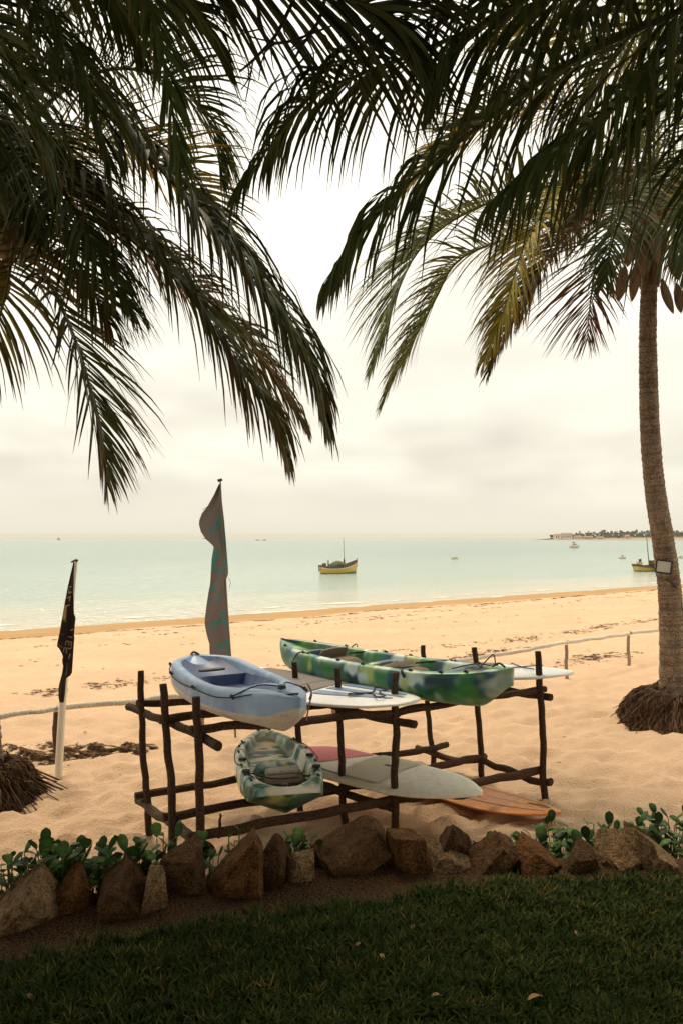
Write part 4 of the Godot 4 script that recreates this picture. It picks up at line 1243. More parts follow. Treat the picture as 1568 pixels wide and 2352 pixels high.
	fd(o, [[10, 430, 10.3], [80, 360, 9.9], [180, 420, 9.6], [330, 560, 9.5], [450, 700, 9.5], [540, 830, 9.5], [610, 930, 9.5], [646, 1020, 9.5]], 0.95, 1.1, GREEN, Color(0.13, 0.12, 0.04), 0.5, 1.15, 0.03)
	fd(o, [[10, 430, 10.3], [120, 420, 10.6], [270, 520, 10.9], [420, 640, 11.1], [560, 770, 11.2], [640, 880, 11.2], [690, 960, 11.2]], 0.75, 0.7, GREEN, DRY, 0.45, 1.0)
	fd(o, [[10, 470, 10.3], [60, 560, 10.1], [130, 680, 10.0], [180, 800, 10.0], [215, 920, 10.0], [238, 1030, 10.0], [246, 1110, 10.0]], 0.75, 0.32, GREEN, Color(0.12, 0.11, 0.035), 0.6, 1.05, 0.026)
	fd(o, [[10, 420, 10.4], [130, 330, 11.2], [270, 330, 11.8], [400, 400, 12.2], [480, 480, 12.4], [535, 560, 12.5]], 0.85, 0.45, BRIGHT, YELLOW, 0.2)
	fd(o, [[10, 410, 10.4], [110, 240, 10.8], [230, 165, 11.1], [340, 165, 11.4], [430, 215, 11.6], [488, 300, 11.7], [508, 410, 11.8]], 1.0, 0.75, DARK, GREEN, 0.08, 0.9, 0.036, 0.5)
	fd(o, [[0, 430, 10.3], [30, 520, 10.0], [20, 640, 9.7], [-10, 760, 9.5], [-50, 860, 9.4]], 0.75, 0.5, GREEN, YELLOW, 0.3)
	fd(o, [[0, 430, 10.3], [90, 480, 9.6], [150, 560, 9.2], [210, 660, 9.0], [250, 740, 9.0]], 0.7, 0.8, DARK, DRY, 0.3)
	fd(o, [[0, 420, 10.3], [60, 330, 9.6], [110, 380, 9.0], [170, 480, 8.6], [230, 590, 8.5], [300, 700, 8.5]], 0.75, 0.9, DARK, DARK, 0.15)
	fd(o, [[0, 420, 10.3], [-60, 300, 9.6], [-120, 330, 9.0], [-180, 450, 8.6], [-220, 600, 8.5]], 0.8, 0.8, DARK, GREEN, 0.2)
	fd(o, [[0, 410, 10.3], [20, 230, 10.6], [80, 90, 10.9], [170, 20, 11.2], [270, 10, 11.5], [350, 60, 11.7]], 0.9, 0.6, DARK, GREEN, 0.1)
	fd(o, [[0, 410, 10.3], [-40, 230, 11.0], [-110, 120, 11.6], [-200, 100, 12.0], [-280, 180, 12.2]], 0.9, 0.6, DARK, GREEN, 0.1)
	fd(o, [[0, 420, 10.3], [40, 300, 9.7], [60, 330, 9.0], [70, 430, 8.6], [75, 540, 8.4]], 0.75, 0.9, DARK, DARK, 0.2)
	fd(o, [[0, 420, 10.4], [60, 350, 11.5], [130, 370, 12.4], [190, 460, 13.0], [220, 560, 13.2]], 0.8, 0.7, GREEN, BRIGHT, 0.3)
	for e in [[20, 500, 10.2, 0.45, 0.09, 0.0], [60, 510, 10.2, 0.42, 0.07, 0.05], [5, 600, 10.3, 0.4, 0.08, 0.0], [90, 480, 10.25, 0.4, 0.07, 0.0]]:
		var s := put(o, "flower_sheath", spathe_mesh(e[3], e[4], e[5]), M.dry)
		s.position = P(e[0], e[1], e[2]) - foot
		s.rotation.y = rr(-0.8, 0.8)
	mb = MB.new()
	for k in 70:
		var g := rr(0, TAU)
		var c := P(0, 440, 10.3) - foot
		mb.tube([c + Vector3(cos(g) * 0.12, rr(-0.4, 0.1), sin(g) * 0.12), c + Vector3(cos(g) * 0.26, rr(0.1, 0.4), sin(g) * 0.26)], [0.04, 0.02], 5, Color(0.12, 0.075, 0.042))
	put(o, "leaf_bases", mb.mesh(), M.dry)

	# ------- two nearer palms on the lawn whose crowns fill the top corners
	var cA := P(-330, -130, 6.4)
	foot = Vector3(cA.x - 0.3, 0.62, cA.z + 0.5)
	o = thing("coconut_palm", "nearer coconut palm whose dark fronds fill the top left corner", "palm tree", foot)
	put(o, "trunk", trunk_mesh([Vector3(0, -0.1, 0), Vector3(0.0, 1.5, 0.0), Vector3(0.12, 3.2, -0.2), cA - foot], 0.2, 0.13, 0.08, 15.0), M.trunk)
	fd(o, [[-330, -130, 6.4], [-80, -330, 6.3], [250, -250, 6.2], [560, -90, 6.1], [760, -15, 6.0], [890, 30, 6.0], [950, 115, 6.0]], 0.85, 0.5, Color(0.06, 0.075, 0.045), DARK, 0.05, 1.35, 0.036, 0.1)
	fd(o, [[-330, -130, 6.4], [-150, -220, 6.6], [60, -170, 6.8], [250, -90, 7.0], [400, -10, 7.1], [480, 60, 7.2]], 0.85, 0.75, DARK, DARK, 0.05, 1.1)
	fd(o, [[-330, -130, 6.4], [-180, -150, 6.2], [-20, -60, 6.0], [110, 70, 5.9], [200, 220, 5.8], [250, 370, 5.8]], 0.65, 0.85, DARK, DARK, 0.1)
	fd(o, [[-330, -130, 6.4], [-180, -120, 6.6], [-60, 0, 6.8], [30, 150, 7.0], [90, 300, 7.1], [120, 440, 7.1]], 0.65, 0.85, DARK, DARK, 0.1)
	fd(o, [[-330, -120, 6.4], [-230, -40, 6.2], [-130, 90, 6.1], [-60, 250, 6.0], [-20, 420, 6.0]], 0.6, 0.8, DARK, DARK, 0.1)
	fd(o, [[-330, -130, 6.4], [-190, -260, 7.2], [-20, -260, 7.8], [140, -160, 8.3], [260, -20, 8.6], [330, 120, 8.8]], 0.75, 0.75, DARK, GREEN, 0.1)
	var proto := []
	for k in 4:
		proto.append(frond_mesh(crown_frond(Vector3.ZERO, 0, 0.75 - 0.3 * k, 3.4, 0.3), 0.75, 0.65, DARK, GREEN, 0.15))
	for k in 13:
		var f := put(o, "frond", proto[k % 4], M.frond)
		f.position = cA - foot
		f.rotation.y = 1.9 + k * 0.34 + rr(-0.1, 0.1)
	var cC := P(1900, -80, 6.6)
	foot = Vector3(cC.x + 0.35, 0.62, cC.z + 0.6)
	o = thing("coconut_palm", "nearer coconut palm whose black fronds fill the top right corner", "palm tree", foot)
	put(o, "trunk", trunk_mesh([Vector3(0, -0.1, 0), Vector3(0.1, 1.5, 0.0), Vector3(-0.05, 3.2, -0.3), cC - foot], 0.2, 0.13, 0.08, 21.0), M.trunk)
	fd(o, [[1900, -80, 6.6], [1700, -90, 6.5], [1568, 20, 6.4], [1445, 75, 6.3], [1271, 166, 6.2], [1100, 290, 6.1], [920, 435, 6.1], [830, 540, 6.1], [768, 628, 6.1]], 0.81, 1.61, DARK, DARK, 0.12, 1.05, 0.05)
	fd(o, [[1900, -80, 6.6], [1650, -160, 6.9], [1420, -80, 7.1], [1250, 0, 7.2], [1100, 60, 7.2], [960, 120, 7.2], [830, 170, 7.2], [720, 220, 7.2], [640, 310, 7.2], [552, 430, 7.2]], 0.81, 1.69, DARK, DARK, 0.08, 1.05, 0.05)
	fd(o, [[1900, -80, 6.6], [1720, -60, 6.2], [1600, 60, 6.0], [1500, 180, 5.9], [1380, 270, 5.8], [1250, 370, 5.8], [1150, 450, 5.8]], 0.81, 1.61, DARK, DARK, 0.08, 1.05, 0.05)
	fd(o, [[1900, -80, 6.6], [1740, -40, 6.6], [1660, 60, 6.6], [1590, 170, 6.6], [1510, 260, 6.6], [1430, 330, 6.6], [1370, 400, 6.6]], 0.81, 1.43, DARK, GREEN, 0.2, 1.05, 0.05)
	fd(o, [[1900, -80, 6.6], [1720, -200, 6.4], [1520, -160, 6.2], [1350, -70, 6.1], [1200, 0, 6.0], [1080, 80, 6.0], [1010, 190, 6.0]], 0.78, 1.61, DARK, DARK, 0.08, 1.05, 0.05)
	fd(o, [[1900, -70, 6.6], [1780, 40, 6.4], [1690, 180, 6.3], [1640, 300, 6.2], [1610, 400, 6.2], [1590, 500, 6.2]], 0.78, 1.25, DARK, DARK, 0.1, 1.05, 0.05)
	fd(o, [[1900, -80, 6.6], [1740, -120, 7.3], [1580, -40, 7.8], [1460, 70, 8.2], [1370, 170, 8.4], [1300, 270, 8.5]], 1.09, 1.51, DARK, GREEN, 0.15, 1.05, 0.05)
	for k in 9:
		var f := put(o, "frond", proto[(k + 1) % 4], M.frond)
		f.position = cC - foot
		f.rotation.y = -2.7 + k * 0.34 + rr(-0.1, 0.1)
	# dead flower stalks hanging bare below it
	mb = MB.new()
	for st in [[[1150, -60], [1080, 10], [1000, 60], [960, 130]], [[1010, -60], [1000, 20], [960, 60], [900, 90]], [[760, -80], [735, 40], [690, 110], [675, 140]], [[930, -60], [980, 10], [1040, 40], [1100, 90]], [[700, -60], [640, 70], [590, 130], [550, 165]], [[590, -40], [600, 60], [640, 100], [760, 60]]]:
		var c := []
		for p in st: c.append(P(p[0], p[1], 6.3) - foot)
		var sp := spline(c, 12)
		mb = MB.new()
		mb.tube(sp, [0.012, 0.012, 0.011, 0.011, 0.01, 0.01, 0.009, 0.008, 0.008, 0.007, 0.006, 0.005], 5, Color(0.05, 0.032, 0.022))
		for k in 6:
			var a: Vector3 = sp[2 + k + rng.randi() % 4]
			var b := a + Vector3(rr(-0.16, 0.16), rr(-0.2, 0.04), rr(-0.1, 0.1))
			mb.tube(spline([a, a.lerp(b, 0.5) + Vector3(rr(-0.03, 0.03), rr(-0.02, 0.04), 0), b], 5), [0.006, 0.005, 0.005, 0.004, 0.003], 4, Color(0.05, 0.032, 0.022))
		put(o, "dead_flower_stalk", mb.mesh(), M.dry)

# ---------------------------------------------------------------- unseen tree added behind and above the lens to darken the lawn
func build_added_shade_tree() -> void:
	var o := thing("added_shade_tree", "unseen broad leaved tree added above the picture to darken the lawn", "tree", Vector3(4.2, 0.6, 2.5))
	var mb := MB.new()
	mb.tube(spline([Vector3(0, -0.2, 0), Vector3(-0.2, 2.0, 0.0), Vector3(-0.6, 4.2, -0.4)], 10), [0.45, 0.36, 0.33, 0.32, 0.31, 0.3, 0.29, 0.28, 0.27, 0.26], 14, Color(0.12, 0.09, 0.065))
	put(o, "trunk", mb.mesh(), M.trunk)
	for k in 9:
		var a := k * 0.7
		var e := Vector3(-3.6 + cos(a) * rr(3, 6.5), rr(6.2, 7.6), -2.6 + sin(a) * rr(2.5, 5.0))
		mb = MB.new()
		mb.tube(spline([Vector3(-0.5, 3.9, -0.35), Vector3(-0.5, 3.9, -0.35).lerp(e, 0.5) + Vector3(0, 0.6, 0), e], 8), [0.2, 0.17, 0.14, 0.12, 0.1, 0.08, 0.06, 0.03], 8, Color(0.12, 0.09, 0.065))
		put(o, "limb", mb.mesh(), M.trunk)
	mb = MB.new()
	for k in 9:
		var g := k * 2.4
		var d := Vector3(cos(g), 0.3 * sin(k * 1.3), sin(g))
		var s := Vector3(-sin(g), 0.2, cos(g)) * 0.085
		var b := d * 0.1
		mb.fquad(b, b + d * 0.12 + s, b + d * 0.26, b + d * 0.12 - s)
	var xf := []; var cols := []
	for k in 46000:
		var a := rr(0, TAU)
		var r := sqrt(rng.randf())
		var x := -0.4 + cos(a) * r * 10.0
		var d := -1.3 + sin(a) * r * 7.7
		var clump := nz2.get_noise_2d(x * 3, d * 3)
		if clump < -0.45: continue
		var y := 7.3 + 1.5 * (1.0 - r * r) + clump * 1.4 + rr(-0.9, 0.5)
		y = maxf(y, EYE + 0.9 + 0.72 * maxf(d, 0.0))
		xf.append(Transform3D(Basis.from_euler(Vector3(rr(-0.7, 0.7), rr(0, TAU), rr(-0.7, 0.7))).scaled(Vector3.ONE * rr(0.8, 1.5)), Vector3(x, y, -d) - o.position))
		var v := rr(0.6, 1.3)
		cols.append(Color(0.045 * v, 0.065 * v, 0.022 * v))
	stuff(o, "crown", mb.mesh(), M.frond, xf, cols)

# ---------------------------------------------------------------- flags
func flag_cloth(left: Array, right: Array, d: float, folds: float, dz: float) -> ArrayMesh:
	var mb := MB.new()
	var rows := 120
	var colsn := 15
	var y0: float = left[0].y; var y1: float = left[-1].y
	for j in rows + 1:
		var y := lerpf(y0, y1, float(j) / rows)
		var a := poly_at(left, y); var b := poly_at(right, y)
		for k in colsn:
			var u := float(k) / (colsn - 1)
			var depth := d + dz + folds * (sin(u * 6.5 + y * 0.03) * 0.6 + sin(u * 3.0 - y * 0.021 + 1.0)) * smoothstep(0.0, 0.3, 1.0 - u)
			mb.vert(P(lerpf(a, b, u) / 1.0887, y / 1.0887, depth), Color.WHITE, Vector2(u, float(j) / rows))
	for j in rows:
		for k in colsn - 1:
			var q := j * colsn + k
			mb.quad(q, q + 1, q + colsn + 1, q + colsn)
	return mb.mesh()

func seg_dist(p: Vector2, a: Vector2, b: Vector2) -> float:
	var t := clampf((p - a).dot(b - a) / maxf((b - a).length_squared(), 0.001), 0, 1)
	return p.distance_to(a + (b - a) * t)

func flag_print(left: Array, right: Array, base: Color, strokes: Array) -> ImageTexture:
	var w := 64; var h := 640
	var img := Image.create(w, h, false, Image.FORMAT_RGB8)
	var y0: float = left[0].y; var y1: float = left[-1].y
	for j in h:
		var y := lerpf(y0, y1, j / (h - 1.0))
		var a := poly_at(left, y); var b := poly_at(right, y)
		for k in w:
			var p := Vector2(lerpf(a, b, k / (w - 1.0)), y)
			var v := 1.0 + 0.12 * nz.get_noise_2d(p.x * 0.6, p.y * 0.3) + 0.06 * nz.get_noise_2d(p.x * 4, p.y * 4)
			var c := base
			for s in strokes:
				if seg_dist(p, s[0], s[1]) < s[2] * 0.5: c = s[3]
			img.set_pixel(k, j, Color(c.r * v, c.g * v, c.b * v))
	return ImageTexture.create_from_image(img)

func V(x: float, y: float) -> Vector2: return Vector2(x, y)

func build_flags() -> void:
	# tall feather flag behind the blue kayak
	var d := 14.5
	var base := P(592 / 1.0887, 1824 / 1.0887, d)
	base.y = ground(base.x, d) - 0.25
	var o := thing("tall_flag", "tall tattered grey feather flag with teal letters behind the blue kayak", "flag")
	var mb := MB.new()
	var sp := spline([base, P(580 / 1.0887, 1690 / 1.0887, d), P(566 / 1.0887, 1480 / 1.0887, d), P(551 / 1.0887, 1200 / 1.0887, d)], 14)
	var rad := []
	for k in 14: rad.append(lerpf(0.014, 0.009, k / 13.0))
	mb.tube(sp, rad, 8)
	put(o, "pole", mb.mesh(), plain(0.20, 0.155, 0.11, 0.7))
	mb = MB.new()
	mb.tube([sp[-1] + Vector3(-0.03, -0.01, 0), sp[-1] + Vector3(0.025, 0.005, 0)], [0.018, 0.018], 8)
	put(o, "cap", mb.mesh(), M.black)
	var lft := [V(548, 1210), V(535, 1238), V(520, 1265), V(505, 1285), V(499, 1300), V(498, 1312), V(503, 1330), V(514, 1347), V(526, 1358), V(535, 1367), V(534, 1372), V(530, 1395), V(526, 1460), V(522, 1480), V(516, 1520), V(513, 1545), V(512, 1560), V(518, 1590), V(524, 1610), V(525, 1645), V(526, 1690)]
	var rgt := [V(552, 1210), V(554, 1240), V(561, 1300), V(567, 1370), V(571, 1425), V(571, 1436), V(565, 1452), V(565, 1500), V(570, 1570), V(577, 1620), V(582, 1690)]
	var teal := Color(0.33, 0.54, 0.55)
	var st := [[V(556, 1294), V(527, 1330), 9.0, teal], [V(557, 1290), V(558, 1352), 11.0, teal], [V(543, 1378), V(533, 1415), 13.0, teal], [V(533, 1413), V(541, 1429), 7.0, teal], [V(541, 1429), V(556, 1427), 7.0, teal], [V(556, 1427), V(566, 1412), 6.0, teal], [V(566, 1412), V(566, 1395), 4.0, teal], [V(529, 1467), V(535, 1474), 11.0, teal], [V(551, 1487), V(543, 1501), 6.0, teal], [V(522, 1493), V(521, 1508), 4.0, teal], [V(530, 1563), V(564, 1548), 10.0, teal], [V(558, 1528), V(567, 1566), 7.0, teal], [V(544, 1621), V(569, 1606), 9.0, teal], [V(569, 1602), V(575, 1648), 8.0, teal], [V(575, 1648), V(557, 1660), 8.0, teal]]
	var m := mat(0.9, false)
	m.albedo_texture = flag_print(lft, rgt, Color(0.50, 0.475, 0.465), st)
	m.backlight = Color(0.35, 0.33, 0.3)
	put(o, "cloth", flag_cloth(lft, rgt, d, 0.035, 0.0), m)
	for e in [[505, 1285, 518, 1268, 506, 1276], [518, 1350, 512, 1346, 508, 1348], [570, 1447, 577, 1455, 574, 1470]]:
		rope(o, "torn_thread", [P(e[0] / 1.0887, e[1] / 1.0887, d), P(e[2] / 1.0887, e[3] / 1.0887, d), P(e[4] / 1.0887, e[5] / 1.0887, d)], 0.003, M.black, 6)
	# short dark flag by the left palm
	d = 12.2
	o = thing("short_flag", "short furled black flag on a white pole in front of the rail", "flag")
	mb = MB.new()
	base = P(145 / 1.0887, 1916 / 1.0887, d)
	base.y = ground(base.x, d) - 0.2
	mb.tube(spline([base, P(157 / 1.0887, 1760 / 1.0887, d), P(174 / 1.0887, 1580 / 1.0887, d), P(190 / 1.0887, 1404 / 1.0887, d)], 14), [0.041, 0.041, 0.040, 0.039, 0.038, 0.036, 0.034, 0.031, 0.028, 0.025, 0.023, 0.021, 0.02, 0.019], 12)
	put(o, "pole", mb.mesh(), tri_tex(mat(0.8, false), M.oldboard.albedo_texture, Vector3.ONE * 3.0))
	mb = MB.new()
	var tp := P(190 / 1.0887, 1403 / 1.0887, d)
	mb.tube(spline([tp + Vector3(-0.05, -0.012, 0), tp + Vector3(0, 0.004, 0), tp + Vector3(0.02, 0, 0)], 5), [0.006, 0.012, 0.018, 0.02, 0.016], 8)
	put(o, "cap", mb.mesh(), M.black)
	lft = [V(184, 1406), V(178, 1432), V(170, 1467), V(162, 1510), V(155, 1550), V(150, 1580), V(144, 1608), V(143, 1616), V(150, 1624), V(156, 1636), V(158, 1644), V(156, 1650), V(157, 1660), V(159, 1666), V(156, 1684), V(150, 1705), V(147, 1720), V(147, 1745), V(150, 1757)]
	rgt = [V(187, 1406), V(185, 1440), V(184, 1480), V(186, 1535), V(190, 1545), V(188, 1562), V(186, 1588), V(187, 1594), V(185, 1620), V(183, 1652), V(181, 1682), V(176, 1690), V(166, 1696), V(163, 1735), V(160, 1757)]
	var pale := Color(0.58, 0.50, 0.43)
	var tan := Color(0.66, 0.53, 0.39)
	st = [[V(172, 1468), V(178, 1467), 3.2, pale], [V(171, 1483), V(179, 1480), 3.4, pale], [V(172, 1470), V(172, 1482), 2.4, pale], [V(168, 1495), V(177, 1492), 3.2, pale], [V(176, 1494), V(174, 1503), 2.2, pale], [V(168, 1515), V(175, 1512), 3.0, pale], [V(163, 1516), V(161, 1545), 9.0, tan], [V(158, 1550), V(165, 1553), 5.0, Color(0.42, 0.42, 0.12)], [V(178, 1576), V(183, 1574), 4.0, pale], [V(172, 1592), V(181, 1594), 3.4, pale], [V(167, 1603), V(180, 1606), 3.0, pale], [V(166, 1604), V(164, 1613), 2.4, pale], [V(173, 1605), V(173, 1614), 2.4, pale], [V(180, 1606), V(178, 1622), 2.2, pale], [V(161, 1620), V(176, 1622), 3.0, pale], [V(161, 1621), V(159, 1630), 2.4, pale], [V(168, 1622), V(166, 1633), 2.4, pale], [V(176, 1636), V(173, 1646), 3.4, pale], [V(153, 1570), V(158, 1568), 3.0, Color(0.35, 0.24, 0.2)], [V(152, 1584), V(157, 1588), 2.4, Color(0.4, 0.33, 0.3)], [V(147, 1613), V(154, 1618), 6.0, Color(0.4, 0.28, 0.19)], [V(169, 1660), V(166, 1688), 4.0, Color(0.33, 0.28, 0.25)]]
	m = mat(0.9, false)
	m.albedo_texture = flag_print(lft, rgt, Color(0.20, 0.165, 0.15), st)
	put(o, "cloth", flag_cloth(lft, rgt, d, 0.03, -0.16), m)

# ---------------------------------------------------------------- rail fence
func build_fence() -> void:
	var o := thing("rail_fence", "low fence of bleached white poles running along the beach", "fence")
	var line := [[-4.6, 12.0], [-3.3, 13.5], [-1.75, 14.7], [-0.1, 16.4], [1.72, 18.2], [4.0, 20.6], [5.6, 22.6], [8.2, 25.6]]
	var heights := [0.50, 0.50, 0.50, 0.50, 0.52, 0.60, 0.60, 0.62]
	for k in line.size():
		var x: float = line[k][0]; var d: float = line[k][1]
		var g := ground(x, d)
		var dark := k in [1, 4]
		var tint := Color(0.15, 0.09, 0.055) if dark else Color(0.40, 0.31, 0.22)
		put(o, "post", log_mesh(W(x, d, g - 0.25), W(x - 0.02, d, g + heights[k] - 0.035), 0.032, 0.03, 200 + k, 0.012, tint, 0.0 if dark else 0.3), M.pale_wood)
		if k > 0:
			var x0: float = line[k - 1][0]; var d0: float = line[k - 1][1]
			put(o, "rail", log_mesh(W(x0, d0 - 0.03, ground(x0, d0) + heights[k - 1] + 0.01), W(x, d - 0.03, g + heights[k] + 0.01), 0.034, 0.030, 230 + k, 0.014, Color(0.74, 0.68, 0.58), 0.05), M.pale_wood)

# ---------------------------------------------------------------- things on the palm trunk
func build_sign() -> void:
	var o := thing("trunk_lamp_panel", "small white panel in a dark frame tied to the right palm trunk", "panel")
	var mb := MB.new()
	mb.box(Vector3(-0.105, -0.09, -0.012), Vector3(0.105, 0.09, 0.012))
	put(o, "face", mb.mesh(), M.screen)
	mb = MB.new()
	mb.box(Vector3(-0.125, 0.09, -0.02), Vector3(0.125, 0.112, 0.02)); mb.box(Vector3(-0.125, -0.112, -0.02), Vector3(0.125, -0.09, 0.02))
	mb.box(Vector3(-0.127, -0.09, -0.02), Vector3(-0.105, 0.09, 0.02)); mb.box(Vector3(0.105, -0.09, -0.02), Vector3(0.127, 0.09, 0.02))
	put(o, "frame", mb.mesh(), M.black)
	mb = MB.new()
	mb.box(Vector3(-0.03, -0.05, -0.10), Vector3(0.03, 0.05, -0.021))
	put(o, "bracket", mb.mesh(), M.black)
	o.position = P(1523, 1302, 14.86)
	o.rotation = Vector3(-0.1, -0.25, -0.12)
	o.scale = Vector3.ONE * 0.78
	var c := thing("power_cable", "dark cable running down the right palm trunk from the panel", "cable")
	var pts := []
	for p in [[1528, 1330, 14.87], [1548, 1345, 14.90], [1560, 1365, 15.0], [1566, 1400, 15.02], [1570, 1450, 15.02], [1574, 1520, 15.0], [1577, 1560, 14.95]]: pts.append(P(p[0], p[1], p[2]))
	rope(c, "wire", pts, 0.009, M.rope, 30)

# ---------------------------------------------------------------- boats and far shore
func boat_hull(L: float, w: float, h: float, sheer: float, bands: Array) -> ArrayMesh:
	var mb := MB.new()
	var n := 24
	for k in n + 1:
		var t := float(k) / n
		var ww := w * pow(sin(PI * clampf(0.16 + t * 0.835, 0, 1)), 0.7)
		var top := h + sheer * pow(maxf(t - 0.35, 0.0) / 0.65, 2.0) + sheer * 0.25 * pow(maxf(0.25 - t, 0) * 4, 2.0)
		for s in [-1, 1]:
			for j in bands.size():
				var b: Array = bands[j]
				var y := lerpf(-0.25, top, b[0])
				var f := pow(clampf((y + 0.25) / (top + 0.25), 0.02, 1), 0.4)
				mb.vert(Vector3((t - 0.5) * L * (0.93 + 0.07 * b[0]), y, ww * f * s), b[1])
		mb.vert(Vector3((t - 0.5) * L, top * 0.72, ww * 0.85), Color(0.10, 0.065, 0.045))
		mb.vert(Vector3((t - 0.5) * L, top * 0.72, -ww * 0.85), Color(0.10, 0.065, 0.045))
	var st := bands.size() * 2 + 2
	for k in n:
		for half in 2:
			for j in bands.size() - 1:
				var a := k * st + half * bands.size() + j
				mb.quad(a, a + 1, a + st + 1, a + st)
		var q := k * st + bands.size() * 2
		mb.quad(q, q + 1, q + st + 1, q + st)
	for half in 2:      # close the transom
		pass
	for j in bands.size() - 1:
		mb.quad(j, j + 1, bands.size() + j + 1, bands.size() + j)
	return mb.mesh(true)

func pole_(o: Node3D, called: String, a: Vector3, b: Vector3, r0: float, r1: float, m: Material) -> void:
	var mb := MB.new()
	mb.tube([a, a.lerp(b, 0.5), b], [r0, (r0 + r1) * 0.5, r1], 8)
	put(o, called, mb.mesh(), m)

func build_boats() -> void:
	var yel := Color(0.62, 0.40, 0.09); var grn := Color(0.10, 0.20, 0.12); var brn := Color(0.12, 0.075, 0.05); var wht := Color(0.72, 0.64, 0.46); var olv := Color(0.13, 0.15, 0.09)
	# yellow dhow in the middle
	var o := thing("fishing_boat", "yellow wooden fishing boat with a bare mast anchored off the beach", "boat", W((778 - 784) / FOC * 116.0, 116.0, WATER))
	put(o, "hull", boat_hull(4.0, 0.85, 0.72, 0.66, [[0.0, grn], [0.31, grn], [0.32, yel], [0.72, yel], [0.73, wht], [0.79, wht], [0.80, brn], [1.0, brn]]), M.paint)
	pole_(o, "mast", Vector3(0.62, 0.4, 0), Vector3(0.5, 3.65, 0), 0.05, 0.025, plain(0.35, 0.28, 0.2, 0.8))
	var mb := MB.new()
	mb.tube(spline([Vector3(-1.2, 0.55, 0), Vector3(-0.5, 0.85, 0.1), Vector3(0.0, 0.95, -0.1), Vector3(0.5, 0.85, 0.1), Vector3(0.9, 0.8, 0)], 12), [0.1, 0.3, 0.34, 0.36, 0.34, 0.36, 0.32, 0.3, 0.26, 0.22, 0.18, 0.06], 8, olv)
	put(o, "heaped_net", mb.mesh(), M.far)
	mb = MB.new()
	mb.tube([Vector3(0.60, 0.8, 0), Vector3(0.58, 1.25, 0), Vector3(0.56, 1.5, 0)], [0.07, 0.1, 0.04], 8, Color(0.13, 0.055, 0.04))
	put(o, "furled_sail", mb.mesh(), M.far)
	mb = MB.new()
	mb.box(Vector3(-1.72, 0.55, -0.2), Vector3(-1.42, 1.05, 0.2), Color(0.16, 0.07, 0.06))
	put(o, "engine", mb.mesh(), M.paint)
	mb = MB.new()
	mb.tube([Vector3(-1.3, 0.6, 0.3), Vector3(-1.3, 1.32, 0.3), Vector3(-0.98, 1.32, -0.3), Vector3(-0.96, 0.6, -0.3)], [0.035, 0.035, 0.035, 0.035], 6, olv)
	put(o, "rail_hoop", mb.mesh(), M.paint)
	mb = MB.new()
	mb.tube([Vector3(-1.9, 0.5, 0.1), Vector3(-2.15, 0.3, 0.1), Vector3(-2.2, 0.75, 0.1)], [0.06, 0.07, 0.04], 6, olv)
	put(o, "rudder", mb.mesh(), M.paint)
	pole_(o, "stem_post", Vector3(1.95, 0.6, 0), Vector3(2.02, 1.55, 0), 0.06, 0.05, plain(0.4, 0.3, 0.16, 0.8))
	o.rotation.y = 0.42
	# the one behind the palm trunk
	o = thing("fishing_boat", "yellow and green wooden sailing boat half hidden by the right palm trunk", "boat", W((1500 - 784) / FOC * 124.0, 124.0, WATER))
	put(o, "hull", boat_hull(4.8, 0.9, 0.62, 0.72, [[0.0, grn], [0.36, grn], [0.37, yel], [0.74, yel], [0.75, brn], [1.0, brn]]), M.paint)
	pole_(o, "mast", Vector3(-0.55, 0.4, 0), Vector3(-0.95, 4.0, 0), 0.06, 0.03, plain(0.16, 0.14, 0.09, 0.8))
	pole_(o, "boom", Vector3(-0.7, 1.1, 0.1), Vector3(1.2, 0.95, 0.1), 0.09, 0.06, plain(0.12, 0.09, 0.06, 0.9))
	mb = MB.new()
	mb.tube(spline([Vector3(-0.6, 0.6, 0), Vector3(0.2, 0.95, 0.1), Vector3(1.2, 0.9, 0)], 8), [0.1, 0.3, 0.33, 0.3, 0.3, 0.28, 0.2, 0.06], 8, brn)
	put(o, "heaped_net", mb.mesh(), M.far)
	mb = MB.new()
	mb.tube([Vector3(-0.6, 1.1, 0.85), Vector3(-0.62, 0.6, 0.98), Vector3(-0.6, 0.05, 0.98)], [0.1, 0.2, 0.12], 7, Color(0.09, 0.075, 0.045))
	put(o, "hanging_tarp", mb.mesh(), M.far)
	mb = MB.new()
	mb.box(Vector3(-2.0, 0.6, -0.25), Vector3(-1.6, 1.0, 0.25), Color(0.5, 0.36, 0.28))
	mb.tube([Vector3(-1.75, 1.0, 0), Vector3(-1.72, 1.3, 0)], [0.13, 0.16], 8, Color(0.05, 0.05, 0.04))
	put(o, "engine", mb.mesh(), M.paint)
	o.rotation.y = 0.3
	# white launch far out
	o = thing("motor_launch", "small white launch with a cabin far out near the headland", "boat", W((1318 - 784) / FOC * 400.0, 400.0, WATER))
	put(o, "hull", boat_hull(3.6, 0.9, 0.75, 0.35, [[0.0, Color(0.3, 0.25, 0.2)], [0.3, Color(0.3, 0.25, 0.2)], [0.31, Color(0.8, 0.74, 0.62)], [1.0, Color(0.8, 0.74, 0.62)]]), M.paint)
	mb = MB.new()
	mb.box(Vector3(-0.9, 0.5, -0.6), Vector3(0.5, 1.6, 0.6), Color(0.78, 0.7, 0.58))
	put(o, "cabin", mb.mesh(), M.paint)
	mb = MB.new()
	mb.box(Vector3(-0.75, 1.05, -0.62), Vector3(0.52, 1.4, 0.62), Color(0.25, 0.16, 0.12))
	put(o, "window", mb.mesh(), M.paint)
	mb = MB.new()
	mb.box(Vector3(-0.6, 1.62, -0.5), Vector3(0.1, 2.15, 0.5), Color(0.45, 0.28, 0.22))
	put(o, "flying_bridge", mb.mesh(), M.paint)
